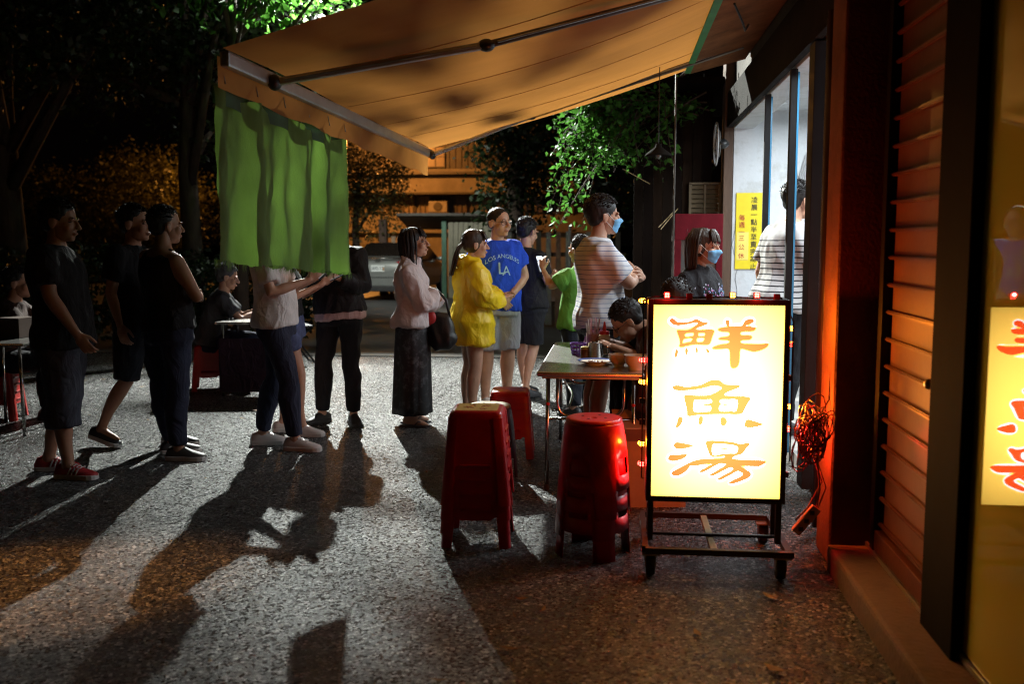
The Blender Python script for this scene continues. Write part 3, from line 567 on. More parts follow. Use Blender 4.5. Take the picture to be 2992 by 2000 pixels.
def round_stool(name, m, topm=None):
    t = empty(name); H = .46; n = 40; rows = [(.132, H - .012), (.14, H - .03), (.146, H - .07), (.152, .36), (.16, .28), (.166, .2), (.172, .13), (.18, .0)]
    vs = [(r * math.cos(2 * math.pi * k / n), r * math.sin(2 * math.pi * k / n), z) for r, z in rows]if False else [(r * math.cos(2 * math.pi * k / n), r * math.sin(2 * math.pi * k / n), z) for r, z in rows for k in range(n)]
    fs = []
    for i in range(len(rows) - 1):
        for k in range(n):
            q = k % 10
            if i == 6 and 2 <= q <= 7: continue
            if i in (4,) and 3 <= q <= 6: continue
            fs.append((i * n + k, (i + 1) * n + k, (i + 1) * n + (k + 1) % n, i * n + (k + 1) % n))
    o = MB().add(vs, fs).build('skirt', m, t, smooth=40)
    md = o.modifiers.new('thickness', 'SOLIDIFY'); md.thickness = .005
    MB().lathe([(.012, H - .012), (.016, H - .004), (.05, H - .002), (.1, H - .001), (.122, H), (.132, H - .004), (.136, H - .014), (.13, H - .022), (.012, H - .022)], n=40).build('seat', topm or m, t, smooth=50)
    for k in range(4):
        a = R(90 * k + 45 - 36 + 36); MB().lathe([(.006, H - .0005), (.008, H + .0005), (.004, H + .001)], (.06 * math.cos(a), .06 * math.sin(a), 0), 8).build('vent_hole', mat('rubber'), t)
    return t
def stack(proto, n, dz, loc, rz, labels, cat, group, z0=0):
    for i in range(n):
        o = proto if i == 0 and not proto.get('used') else copy_tree(proto)
        proto['used'] = 1; o.location = (loc[0] + random.gauss(0, .002), loc[1] + random.gauss(0, .002), z0 + i * dz); o.rotation_euler = (0, 0, R(rz + random.gauss(0, .6)))
        tag(o, labels[i], cat, group)
    return o
sq = square_stool('stool', redp)
ordn = ['bottom', 'second', 'third', 'top']
stack(sq, 4, .07, (-.68, 4.79, 0), 3, [f'red square plastic stool, {w} of the four-high stack beside the asphalt' if w != 'top' else 'red square plastic stool with yellow flowered seat, top of the four-high stack' for w in ordn], 'stool', 'stools in the square stack')
rs_ = round_stool('round_stool', redp)
stack(rs_, 3, .1, (-.1, 4.64, 0), 20, ['red round plastic stool, lowest of three stacked beside the lit sign', 'red round plastic stool, middle of three stacked beside the lit sign', 'red round plastic stool, topmost of three stacked beside the lit sign'], 'stool', 'stools in the round stack')
pr_ = round_stool('round_stool', mat('purple_plastic', (.05, .01, .035), .35), mat('worn_top', (.3, .2, .08), .4, var=.4, vscale=14))
stack(pr_, 1, 0, (-.79, 6.12, .0), 0, ['dark purple round stool with worn yellow seat behind the square stack'], 'stool', None)
pr_.location.z = 0
sq2 = square_stool('stool', mat('red_plastic_b', (.4, .015, .01), .35, var=.15), False); sq2.location = (-.73, 6.76, 0); sq2.rotation_euler = (0, 0, R(4)); tag(sq2, 'plain red square stool standing alone beside the steel table', 'stool')

# ================================================================== steel folding table with dishes
tb = empty('dining_table', (-.145, 6.55, 0)); tag(tb, 'long stainless steel folding table with rolled edges laid with bowls', 'table')
ss = mat('stainless', (.62, .6, .57), .27, 1, var=.12, vscale=5, bump=.05, bscale=120, wear=(.4, .36, .32), wscale=6)
chrome = mat('chrome', (.6, .58, .56), .16, 1, var=.1)
MB().box((0, 0, .715), (.63, 1.72, .028)).build('table_top', ss, tb, bev=.013, seg=4)
MB().box((0, 0, .692), (.57, 1.62, .016)).build('top_frame', mat('frame_steel', (.3, .29, .28), .4, .9), tb)
def bend(P, n=5):
    P = [V(p) for p in P]; out = [P[0]]
    for a, b_, c in zip(P, P[1:], P[2:]):
        d = min((a - b_).length, (c - b_).length) * .35; p, q = b_ + (a - b_).normalized() * d, b_ + (c - b_).normalized() * d
        for i in range(n + 1): t = i / n; out.append(p * (1 - t) ** 2 + b_ * 2 * t * (1 - t) + q * t * t)
    return out + [P[-1]]
for e in (-1, 1):
    y = .72 * e; yb = y + .03 * e
    for s in (-1, 1): MB().tube([(.255 * s, y, .69), (.26 * s, yb, .01)], .013, 10).build('leg', chrome, tb, smooth=True); MB().lathe([(.016, 0), (.016, .03), (.013, .032)], (.26 * s, yb, 0), 10).build('foot', mat('rubber'), tb)
    MB().tube(bend([(-.2, y - .03 * e, .69), (-.2, y - .03 * e, .44), (.2, y - .03 * e, .44), (.2, y - .03 * e, .69)]), .011, 10).build('brace', chrome, tb, smooth=True)
    MB().tube([(-.257, y + .008 * e, .43), (.257, y + .008 * e, .43)], .008, 8).build('cross_bar', chrome, tb, smooth=True)
    for s in (-1, 1): MB().ell((.255 * s, y + .012 * e, .52), .013, nu=8, nv=6).build('rivet', mat('red_cap', (.5, .02, .02), .4), tb, smooth=True)
MB().tube(bend([(-.23, -.66, .47), (-.15, -.3, .42), (-.15, .3, .42), (-.23, .66, .47)]), .009, 8).build('brace', chrome, tb, smooth=True)
TZ = .7295
def bowl(label, loc, r, h, m, foot=.5, cat='bowl'):
    o = empty('bowl', (*loc, TZ)); tag(o, label, cat)
    MB().lathe([(r * foot, 0), (r * foot, .012), (r * .62, .02), (r * .88, h * .5), (r, h), (r - .004, h), (r * .84, h * .5), (r * .5, .022), (.002, .02)], n=28).build('shell', m, o, smooth=50)
    MB().lathe([(r * .9, h * .72), (.002, h * .73)], n=24, cap=False).build('contents', mat('soup', (.3, .2, .1), .15, var=.4, vscale=30), o); return o
bowl('small rounded porcelain bowl with foot on the steel table', (.02, 6.0), .066, .075, mat('porcelain', (.72, .62, .52), .25, var=.05))
bowl('large deep porcelain bowl at the table corner behind the sign', (.125, 5.86), .078, .088, mat('porcelain'), .62)
bowl('white bowl with printed flowers in front of the man eating', (.05, 6.82), .072, .06, mat('porcelain_w', (.7, .7, .68), .25, var=.05, wear=(.4, .1, .1), wscale=30, wamt=.6))
pl = empty('plate', (-.125, 6.1, TZ)); tag(pl, 'blue rimmed plate with leftover sauce on the steel table', 'plate')
MB().lathe([(.06, 0), (.06, .006), (.11, .02), (.112, .024), (.1, .021), (.06, .011), (.002, .01)], n=30).build('dish', mat('porcelain'), pl, smooth=50)
MB().lathe([(.112, .0255), (.095, .0215), (.093, .0205), (.11, .0245)], n=30, cap=False).build('rim_print', mat('blue_glaze', (.04, .07, .25), .3, var=.6, vscale=60), pl)
fm = MB()
for i in range(16): fm.ell((random.gauss(0, .03), random.gauss(0, .025), .014), (random.uniform(.006, .016), random.uniform(.005, .01), .006), Matrix.Rotation(random.random() * 3, 3, 'Z'), 8, 5)
fm.build('leftovers', mat('food', (.2, .08, .03), .3, var=.6, vscale=80), pl, smooth=True)
cp = empty('steel_cup', (-.13, 6.42, TZ)); tag(cp, 'straight shiny steel cup in front of the cutlery holder', 'cup')
MB().lathe([(.046, 0), (.05, .004), (.05, .1), (.052, .102), (.048, .102), (.047, .008), (.002, .007)], n=28).build('body', chrome, cp, smooth=50); MB().tube([(.05, -.01, .085), (.08, -.01, .08), (.08, -.01, .03), (.05, -.01, .025)], .004, 6).build('handle', chrome, cp, smooth=True)
hd = empty('cutlery_holder', (-.15, 6.62, TZ)); tag(hd, 'clear plastic cutlery holder crowded with chopsticks and spoons', 'cutlery holder')
MB().lathe([(.045, 0), (.05, .14), (.052, .142), (.047, .14), (.042, .004), (.002, .004)], n=20).build('cup', mat('holder_plastic', (.55, .32, .3), .25, trans=.3, var=.1), hd, smooth=50)
for i in range(15):
    a = random.random() * 6.28; r = random.uniform(.01, .036); tp = V(math.cos(a) * r * 1.7, math.sin(a) * r * 1.5, random.uniform(.2, .26))
    MB().tube([(math.cos(a) * r * .7, math.sin(a) * r * .7, .01), tp], [.004, .0028], 6).build('chopstick', mat('stick' + str(i % 3), ((.6, .58, .55), (.35, .3, .28), (.5, .28, .33))[i % 3], .35, .4 if i % 3 == 0 else 0), hd)
bt = empty('sauce_bottle', (-.075, 6.58, TZ)); tag(bt, 'square white sauce bottle with a red nozzle cap', 'bottle')
MB().box((0, 0, .07), (.075, .075, .14)).build('body', mat('bottle_white', (.6, .55, .48), .4, trans=.1), bt, bev=.01, seg=3); cpp = MB().lathe([(.033, .14), (.034, .16), (.012, .166), (.011, .19), (.005, .225), (.002, .226)], n=16).build('cap', mat('cap_red', (.5, .015, .02), .35), bt, smooth=50)
bk = empty('basket', (-.25, 6.58, TZ)); tag(bk, 'small purple plastic basket with holes beside the steel cup', 'basket')
for i in range(14):
    a0 = i * 2 * math.pi / 14; MB().tube([(.04 * math.cos(a0), .04 * math.sin(a0), .002), (.052 * math.cos(a0), .052 * math.sin(a0), .075)], .0045, 5).build('rib', mat('purple', (.2, .06, .42), .4, var=.15), bk)
for r, z in ((.04, .004), (.044, .025), (.048, .05), (.053, .077)): MB().tube([(r * math.cos(k * .3142), r * math.sin(k * .3142), z) for k in range(20)], .005, 5, loop=True).build('hoop', mat('purple'), bk)
jr = empty('spice_jar', (-.2, 6.44, TZ)); tag(jr, 'small amber spice jar with a yellow lid', 'jar'); MB().lathe([(.028, 0), (.03, .05), (.026, .055)], n=16).build('glass', mat('amber_glass', (.3, .12, .06), .15, trans=.3), jr, smooth=50); MB().lathe([(.029, .055), (.029, .07), (.02, .073)], n=16).build('lid', mat('lid_y', (.5, .4, .1), .4), jr, smooth=50)
bgm = MB(); nu, nv = 26, 9; vs = []
for i in range(nv):
    q = i / (nv - 1)
    for k in range(nu):
        a = 2 * math.pi * k / nu; r = (.105 - .05 * q) * (1 + .22 * noise.noise(V(math.cos(a) * 2.5, math.sin(a) * 2.5, q * 2))); vs.append((r * math.cos(a), r * .7 * math.sin(a), .004 + .15 * q + .012 * math.sin(5 * a) * q))
bgm.add(vs, [(i * nu + k, i * nu + (k + 1) % nu, (i + 1) * nu + (k + 1) % nu, (i + 1) * nu + k) for i in range(nv - 1) for k in range(nu)])
pbag = bgm.build('plastic_bag', mat('pink_bag', (.6, .3, .5), .35, transl=.5, var=.15)); pbag.location = (-.13, 6.74, TZ); tag(pbag, 'crumpled pink plastic bag behind the cutlery holder', 'plastic bag')
cb = empty('cardboard_box', (.2, 5.62, 0), 8); tag(cb, 'open cardboard box on the ground between the stools and the sign', 'cardboard box')
cbm = mat('cardboard', (.3, .19, .12), .85, var=.15, bump=.1)
for c_, d_ in (((0, -.16, .19), (.36, .006, .38)), ((0, .16, .19), (.36, .006, .38)), ((-.18, 0, .19), (.006, .31, .38)), ((.18, 0, .19), (.006, .31, .38))): MB().box(c_, d_).build('side', cbm, cb)
for s in (-1, 1): MB().box((0, .16 * s + .07 * s, .43), (.36, .17, .006), Matrix.Rotation(R(35 * s), 3, 'X')).build('flap', cbm, cb)

# ================================================================== red door frame and shack behind the table
rd = empty('red_door', (.755, 9.3, 0)); tag(rd, 'dark red wooden door with a glass pane left ajar beside the white wall', 'door')
rdm = mat('door_red', (.12, .006, .012), .7, spec=.12, var=.2, vscale=6, bump=.15)
for c_, d_ in (((0, 0, 1.62), (.44, .05, .24)), ((-.19, 0, .755), (.06, .05, 1.49)), ((.19, 0, .755), (.06, .05, 1.49)), ((0, 0, .35), (.32, .045, .7))): MB().box(c_, d_).build('rail', rdm, rd, bev=.005)
MB().box((0, .005, 1.1), (.32, .012, .8)).build('pane', mat('dull_glass', (.09, .085, .08), .2, var=.2), rd)
o = MB().lathe([(.06, 0), (.06, .012), (.05, .014), (.002, .014)], n=24).build('sticker', mat('disc_y', (.5, .3, .1), .5, var=.3, vscale=30), rd); o.rotation_euler = (R(90), 0, 0); o.location = (.02, -.012, 1.32)
MB().box((.02, -.03, 1.325), (.045, .004, .02)).build('sticker_mark', mat('rubber'), rd)
sh = empty('wooden_shack', (.3, 10.45, 0)); tag(sh, 'dark plank shack with louvred window behind the red door', 'shack')
pk = [mat('plank%d' % i, c_, .9, spec=.06, var=.4, vscale=7, bump=.4, bscale=40, stretch=(1, 1, .2)) for i, c_ in enumerate(((.011, .007, .005), (.008, .005, .004), (.014, .008, .005)))]
for i in range(8): MB().box((-.02 + i * .1 - .06, random.uniform(-.008, .008), 1.6), (.096, .03, 3.2)).build('plank', pk[i % 3], sh)
wf = MB().box((.6, -.04, 2.08), (.32, .05, .02)).box((.6, -.04, 1.62), (.32, .05, .02)).box((.45, -.04, 1.85), (.025, .05, .46)).box((.75, -.04, 1.85), (.025, .05, .46)).box((.6, -.04, 1.85), (.02, .05, .46)).build('window_frame', mat('pale_wood', (.12, .085, .045), .7, var=.3), sh)
for s in (.525, .675):
    for i in range(9): MB().box((s, -.045, 1.66 + i * .048), (.13, .008, .05), Matrix.Rotation(R(-35), 3, 'X')).build('louvre', mat('pale_wood'), wf)
MB().box((.2, .35, 3.0), (2.2, 1.3, .06), Matrix.Rotation(R(-8), 3, 'X')).build('roof', pk[1], sh)
pole = MB().tube([(.515, 9.22, 0), (.52, 9.2, 3.0)], .009, 6).build('tie_pole', mat('pole_grey', (.08, .07, .06), .5, .4)); tag(pole, 'thin bare metal pole holding up the awning corner beside the red door', 'pole')
fn = empty('wall_fan', (1.0, 9.75, 2.42)); tag(fn, 'dusty fan fixed to the post beside the shop lintel', 'fan')
fnm = mat('fan_grey', (.3, .3, .3), .5, var=.3)
for r in (.2, .15, .1, .05): MB().tube([(-.06, r * math.cos(k * .3142), r * math.sin(k * .3142)) for k in range(20)], .004 if r < .2 else .01, 5, loop=True).build('cage_ring', fnm, fn)
for k in range(3): MB().ell((-.03, .08 * math.cos(k * 2.09), .08 * math.sin(k * 2.09)), (.006, .05, .08), Matrix.Rotation(k * 2.09, 3, 'X')).build('blade', fnm, fn, smooth=True)
MB().ell((.0, 0, 0), (.06, .05, .05)).box((.05, .1, 0), (.03, .25, .03)).build('motor', mat('black_plastic'), fn, smooth=50)
pd = empty('pendant_lamp', (.33, 8.2, 2.2)); tag(pd, 'unlit enamel pendant lamp hanging under the awning', 'pendant lamp')
MB().lathe([(.02, .08), (.03, .05), (.1, .0), (.11, -.02), (.105, -.02), (.03, .04)], n=20, cap=False).build('shade', mat('enamel', (.012, .01, .008), .9, spec=.03), pd, smooth=True); MB().ell((0, 0, -.01), (.025, .025, .035), nu=10, nv=7).build('bulb', mat('bulb_off', (.15, .14, .12), .2), pd, smooth=True); MB().tube([(0, 0, .08), (0, 0, .7)], .004, 5).build('cord', mat('black_plastic'), pd)
# ================================================================== people
def cloth(key, col, **k):
    k = {**dict(rough=.85, var=.12, vscale=5, bump=.12, bscale=350, spec=.25, folds=.5), **k}; return mat(key, col, **k)
SKIN = mat('skin', (.46, .25, .165), .48, var=.1, vscale=14, bump=.05, bscale=200, spec=.4)
SKIN2 = mat('skin_tan', (.36, .18, .11), .5, var=.1, vscale=14, bump=.05, bscale=200, spec=.4)
HAIR = mat('hair_black', (.012, .009, .008), .52, var=.4, vscale=40, bump=.35, bscale=220, spec=.35, stretch=(1, 1, .15))
HAIRB = mat('hair_brown', (.035, .02, .012), .5, var=.5, vscale=30, bump=.35, bscale=220, spec=.35, stretch=(1, 1, .15))
EYE = mat('eye_dark', (.02, .012, .01), .12, var=.1); LIP = mat('lip', (.35, .12, .1), .45)
BASE = dict(pel=(0, .012, .92), wai=(0, .01, 1.07), che=(0, -.014, 1.265), nek=(0, .0, 1.43), hea=(0, .042, 1.582), shR=(.168, -.012, 1.355), elR=(.222, -.03, 1.1), wrR=(.228, .035, .885), hiR=(.086, 0, .9), knR=(.098, .012, .49), anR=(.102, -.022, .085))
CROSS = dict(elR=(.228, .1, 1.1), wrR=(-.01, .205, 1.15), elL=(-.228, .115, 1.085), wrL=(.02, .25, 1.085), hR=(-1, -.25, .12), hL=(1, -.35, .3), nR=(0, -1, 0), nL=(0, -1, 0))
PHONE = dict(elR=(.235, .05, 1.11), wrR=(.075, .27, 1.19), elL=(-.235, .05, 1.11), wrL=(-.075, .27, 1.19), hR=(-.35, .75, .55), hL=(.35, .75, .55), nR=(-.7, -.2, .6), nL=(.7, -.2, .6))
CLASP = dict(elR=(.245, .02, 1.12), wrR=(.06, .19, .95), elL=(-.245, .02, 1.12), wrL=(-.05, .2, .97), hR=(-.7, .15, -.6), hL=(.75, .2, -.5), nR=(0, -1, 0), nL=(0, -1, 0))
def lerp(a, b, t): return a + (b - a) * t
def person(label, loc, yaw, H=1.7, pose={}, top=None, under=None, bottom=None, shoes=None, hair=None, skin=SKIN, fem=False, girth=1., hy=0, hp=0, face=True, group=None, glasses=None, mask=None, curl=.6, seed=1, z=0, feet=None, decal=None):
    k = H / 1.7; J = {}
    D = dict(BASE); 
    if fem: D.update(shR=(.147, -.012, 1.348), elR=(.198, -.03, 1.115), wrR=(.208, .03, .885), hiR=(.09, 0, .9))
    for n, p in list(D.items()):
        if n.endswith('R'): D[n[:-1] + 'L'] = (-p[0], p[1], p[2])
    D.update({n: p for n, p in pose.items() if n[0] in 'pwcnhske' or n[:2] in ('an', 'el', 'kn')})
    J = {n: V(p) * k for n, p in D.items() if n not in ('hR', 'hL', 'nR', 'nL')}
    if 'pel' not in pose:  # weight on one leg, shoulders tilted the other way
        rs0 = random.Random(seed * 7); sw = rs0.choice((-1, 1)) * rs0.uniform(.012, .03) * k
        for n in ('pel', 'hiR', 'hiL'): J[n].x += sw
        J['wai'].x += sw * .4; J['hiR'].z += sw * .5; J['hiL'].z -= sw * .5; J['shR'].z -= sw * .6; J['shL'].z += sw * .6; J['hea'].x -= sw * .5
    gk = girth * k
    ctrl = [(.78, J['pel'] + (J['pel'] - J['wai']).normalized() * .14 * k), (.92, J['pel']), (1.07, J['wai']), (1.27, J['che']), (1.435, J['nek']), (1.6, J['nek'] + (J['nek'] - J['che']).normalized() * .165 * k)]
    def spine(q):
        for (a, p), (b_, r) in zip(ctrl, ctrl[1:]):
            if q <= b_ or b_ == 1.6: return lerp(p, r, (q - a) / (b_ - a))
    hx = (J['hiR'] - J['hiL']).normalized(); sxv = (J['shR'] - J['shL']).normalized()
    def frame(q):
        zt = (spine(q + .05) - spine(q - .05)).normalized(); x = lerp(hx, sxv, min(max((q - .9) / .45, 0), 1)).normalized(); y = zt.cross(x).normalized(); x = y.cross(zt); return spine(q), x, y
    if fem: TR = [(.80, .11, .09, 0), (.86, .165, .115, -.005), (.92, .17, .118, -.012), (1.0, .14, .1, 0), (1.08, .118, .085, .004), (1.18, .132, .095, .01), (1.26, .145, .112, .022), (1.33, .145, .092, .008), (1.395, .125, .07, -.006), (1.435, .06, .052, -.008)]
    else: TR = [(.80, .115, .085, 0), (.86, .155, .108, -.004), (.92, .165, .115, -.008), (1.0, .155, .108, .004), (1.08, .148, .102, .008), (1.18, .158, .108, .006), (1.27, .17, .115, .008), (1.34, .165, .1, 0), (1.395, .135, .075, -.006), (1.435, .068, .06, -.008)]
    def torso(mb, z0, z1, infl, flare=0., n=22, rows=None, extra=0):
        qs = [z0] + [r[0] for r in TR if z0 + .02 < r[0] < z1 - .01] + [z1]; rs = []
        for q in qs:
            rx = np.interp(q, [r[0] for r in TR], [r[1] for r in TR]) * gk; ry = np.interp(q, [r[0] for r in TR], [r[2] for r in TR]) * gk; yo = np.interp(q, [r[0] for r in TR], [r[3] for r in TR]) * k
            if q < .92 and infl: rx = max(rx, .168 * gk); ry = max(ry, .114 * gk)
            c, x, y = frame(q); f = infl + flare * max(0, (1.2 - q)) ; f = f * (1 if q < 1.36 else .55)
            rs.append([c + y * yo + x * (math.copysign(abs(math.cos(a)) ** .85, math.cos(a)) * (rx + f)) + y * (math.copysign(abs(math.sin(a)) ** .85, math.sin(a)) * (ry + f)) for a in [2 * math.pi * j / n for j in range(n)]])
        mb.rings(rs)
    def limb(a, b_, c, ra, rb):  # polyline with radii along two bones
        return a, b_, c
    def arm_pts(s, upto=2., infl=0., loose=0.):
        a, b_, c = J['sh' + s], J['el' + s], J['wr' + s]; P, Rr = [], []
        tab = [(0, .056), (.25, .053), (.6, .046), (1, .0395), (1.3, .0405), (1.7, .031), (2, .0255)]
        if fem: tab = [(t, r * .86) for t, r in tab]
        for t in [t for t, _ in tab if t < upto - .05] + [upto]:
            P.append(lerp(a, b_, t) if t <= 1 else lerp(b_, c, t - 1)); Rr.append(np.interp(t, [q[0] for q in tab], [q[1] for q in tab]) * gk + infl + loose * t)
        return P, Rr
    def leg_pts(s, upto=2., infl=0., loose=0.):
        a, b_, c = J['hi' + s], J['kn' + s], J['an' + s]; P, Rr = [], []
        bk = (c - b_).normalized(); fw = V(0, -1, 0)
        tab = [(0, .086), (.3, .082), (.65, .067), (1, .053), (1.3, .056), (1.65, .042), (1.9, .034), (2, .036)]
        for t in [t for t, _ in tab if t < upto - .04] + [upto]:
            p = lerp(a, b_, t) if t <= 1 else lerp(b_, c, t - 1)
            if 1.1 < t < 1.7: p = p + fw * .014 * k
            P.append(p); Rr.append(np.interp(t, [q[0] for q in tab], [q[1] for q in tab]) * gk + infl + loose * t)
        return P, Rr
    # ---- head frame
    Hm = Matrix.Rotation(R(hy), 3, 'Z') @ Matrix.Rotation(R(hp), 3, 'X'); hk = k * (1.0 if fem else 1.0) * 1.08; hc = J['hea']
    h2 = lambda p: hc + Hm @ (V(p) * hk)
    hb = MB(); E = hb.ell
    E((0, -.014, .03), (.074, .093, .084), nu=24, nv=16); E((0, .022, -.035), (.058, .062, .078), nu=20, nv=14); E((0, .056, -.09), (.028, .026, .021)); E((0, .01, -.075), (.05, .055, .032))
    for s in (-1, 1):
        E((s * .034, .052, -.03), (.03, .03, .032)); E((s * .032, .076, .017), (.028, .011, .009)); E((s * .0105, .098, -.034), (.0095, .012, .0085))
        E((s * .079, -.012, -.012), (.0105, .02, .032), Matrix.Rotation(R(-12), 3, 'X') @ Matrix.Rotation(R(18 * s), 3, 'Z')); E((s * .084, -.02, -.006), (.006, .017, .026), Matrix.Rotation(R(24 * s), 3, 'Z'))
    hb.tube([(0, .083, .012), (0, .096, -.012), (0, .107, -.031)], [.0085, .0095, .0125], 8, round_ends=True)
    E((0, .086, -.06), (.02, .0105, .0052)); E((0, .083, -.0685), (.018, .011, .0062))
    hm = voxel(hb, .0052, 3); 
    bvh = BVHTree.FromPolygons([v.co.copy() for v in hm.vertices], [tuple(p.vertices) for p in hm.polygons])
    def surf(x, zz, off=0.): 
        r = bvh.ray_cast(V(x, .4, zz), V(0, -1, 0)); return V(x, (r[0].y if r[0] else .05) + off, zz)
    for v in hm.vertices: v.co = h2(v.co)
    # ---- body
    bb = MB(); torso(bb, .80, 1.44, 0); nk = J['nek']
    bb.tube([nk + (J['che'] - nk) * .35, nk, h2((0, -.022, -.05)), h2((0, -.02, .0))], [.075 * gk, (.05 if fem else .058) * k, (.044 if fem else .053) * k, .05 * k], 14)
    for s in 'RL':
        P, Rr = arm_pts(s); bb.tube([lerp(J['nek'], J['sh' + s], .35) + V(0, 0, -.02 * k)] + P, [.05 * gk] + Rr, 12, round_ends=True); bb.ell(J['sh' + s], (.056 if not fem else .047) * gk)
        P, Rr = leg_pts(s); bb.tube(P, Rr, 14, round_ends=True)
        a = J['an' + s]; fy = R((feet or {}).get(s, 8 if s == 'R' else -8) * -1); d = V(math.sin(-fy), math.cos(fy), 0); 
        bb.tube([a + d * -.03 * k - V(0, 0, .03 * k), a + d * .05 * k - V(0, 0, .035 * k), a + d * .13 * k - V(0, 0, .058 * k), a + d * .165 * k - V(0, 0, .066 * k)], [.036 * k, .036 * k, .026 * k, .016 * k], 10, round_ends=True)
    meshes = [voxel(bb, .0125, 5), hm]
    for s, sg_ in (('R', 1), ('L', -1)):
        w = J['wr' + s]; fd = (w - J['el' + s]).normalized(); d = V(pose['h' + s]).normalized() if 'h' + s in pose else fd
        n0 = V(pose['n' + s]) if 'n' + s in pose else V(-sg_, 0, 0) if abs(d.z) > .6 else V(0, -.3, -1) * 1.0
        n_ = (n0 - d * n0.dot(d)).normalized(); sv = d.cross(n_); hbm = MB(); K = k * (.9 if fem else 1)
        rot = Matrix((d, sv, n_)).transposed()
        hbm.tube([w - fd * .02, w + d * .012 * K], [.024 * gk, .024 * gk], 10, round_ends=True); hbm.ell(w + d * .05 * K, (.052 * K, .039 * K, .0155 * K), rot, 14, 9); hbm.ell(w + d * .035 * K + sv * sg_ * .02 * K + n_ * .008, (.035 * K, .018 * K, .015 * K), rot)
        for i, (o_, ln) in enumerate(((.0285, .07), (.0095, .079), (-.0095, .073), (-.0275, .056))):
            p = w + d * .088 * K + sv * sg_ * o_ * K; dd = (d + sv * sg_ * o_ * 3).normalized(); pts_ = [p - dd * .012, p]; c_ = curl * (.8 + .12 * i)
            for f_, a_ in ((.42, .55), (.33, 1.0), (.25, .8)):
                dd = (Matrix.Rotation(-c_ * a_ * 1.0, 3, sv) @ dd) if False else (dd * math.cos(c_ * a_) + n_ * math.sin(c_ * a_) if f_ == .42 else dd * math.cos(c_ * a_) + dd.cross(sv).normalized() * math.sin(c_ * a_) * (1 if dd.cross(sv).dot(n_) > -.2 else -1))
                dd.normalize(); p = p + dd * ln * K * f_; pts_.append(p)
            hbm.tube(pts_, [.0092 * K, .009 * K, .0084 * K, .0078 * K, .0066 * K], 8, round_ends=True)
        p = w + d * .02 * K + sv * sg_ * .022 * K; t1 = (d * .75 + sv * sg_ * .6 + n_ * .35).normalized(); t2 = (d * .95 + sv * sg_ * .15 + n_ * .35).normalized()
        hbm.tube([p, p + t1 * .042 * K, p + t1 * .042 * K + t2 * .03 * K, p + t1 * .042 * K + t2 * .052 * K], [.014 * K, .0112 * K, .0098 * K, .0075 * K], 8, round_ends=True)
        meshes.append(voxel(hbm, .0048, 2))
    bm_ = join_mesh('person', meshes); body = link('person', bm_, skin, None, True); body.location = (loc[0], loc[1], z); body.rotation_euler = (0, 0, R(yaw)); tag(body, label, 'person', group)
    # ---- face
    if face:
        for s in (-1, 1):
            if not (glasses == 'dark'):
                p = surf(s * .031, -.001, -.0035); MB().ell(p, (.0145, .006, .0062), Matrix.Rotation(R(-14 * s), 3, 'Z'), 12, 8).build('eye', EYE, body, smooth=True).data.transform(Matrix.Translation(hc) @ (Hm * hk).to_4x4())
            P = [surf(s * x, zz, .0012) for x, zz in ((.013, .019), (.025, .0235), (.038, .023), (.05, .017))]; MB().tube(P, [.0028, .0036, .0034, .0016], 6).build('eyebrow', HAIR, body, smooth=True).data.transform(Matrix.Translation(hc) @ (Hm * hk).to_4x4())
        if not mask:
            P = [surf(x, -.0645 + .0012 * abs(x) * 20, .0004) for x in (-.021, -.01, 0, .01, .021)]; MB().tube(P, [.001, .0032, .004, .0032, .001], 6).build('lips', LIP, body, smooth=True).data.transform(Matrix.Translation(hc) @ (Hm * hk).to_4x4())
    HT = Matrix.Translation(hc) @ (Hm * hk).to_4x4()
    if glasses:
        gmb = MB()
        for s in (-1, 1):
            c = surf(s * .033, -.003, .013); gmb.tube([c + V(.0235 * math.cos(a), -.004 * math.cos(a) * s, .017 * math.sin(a)) for a in np.linspace(0, 2 * math.pi, 17)[:-1]], .0016, 5, loop=True)
            gmb.tube([c + V(s * .0235, -.003, .006), V(s * .079, .045, .006), V(s * .083, -.01, .01)], .0016, 5)
        a, b_ = surf(-.033, -.003, .013), surf(.033, -.003, .013); gmb.tube([a + V(.0235, 0, .003), V(0, max(a.y, b_.y) + .006, .006), b_ + V(-.0235, 0, .003)], .0016, 5)
        gmb.build('glasses', mat('glasses_frame', (.03, .025, .025), .3, .4), body, smooth=True).data.transform(HT)
    if mask:
        nu_, nv_ = 25, 13; G = np.zeros((nu_, nv_, 3))
        for i in range(nu_):
            th = R(-64 + 128 * i / (nu_ - 1)); edge = abs(i / (nu_ - 1) - .5) * 2
            for j in range(nv_):
                q = j / (nv_ - 1); zz = (-.012 - .012 * edge ** 2) * (1 - q) + (-.104 + .026 * edge ** 2) * q; dr_ = V(math.sin(th), math.cos(th), 0)
                r = bvh.ray_cast(V(0, .015, zz) + dr_ * .4, -dr_); rad = .4 - r[3] if r[0] else .07; G[i, j] = V(0, .015, zz) + dr_ * (rad + .006)
        rr = np.hypot(G[..., 0], G[..., 1] - .015); r0 = rr.copy()
        for _ in range(14):
            sm = rr.copy(); sm[1:-1, 1:-1] = (rr[2:, 1:-1] + rr[:-2, 1:-1] + rr[1:-1, 2:] + rr[1:-1, :-2]) / 4; sm[1:-1, 0] = (rr[2:, 0] + rr[:-2, 0]) / 2 * .3 + rr[1:-1, 0] * .7; sm[1:-1, -1] = (rr[2:, -1] + rr[:-2, -1]) / 2 * .5 + rr[1:-1, -1] * .5; rr = np.maximum(sm, r0)
        for j in range(nv_): rr[:, j] += .0016 * (j % 4 == 2)
        f_ = rr / np.hypot(G[..., 0], G[..., 1] - .015); G[..., 0] *= f_; G[..., 1] = .015 + (G[..., 1] - .015) * f_
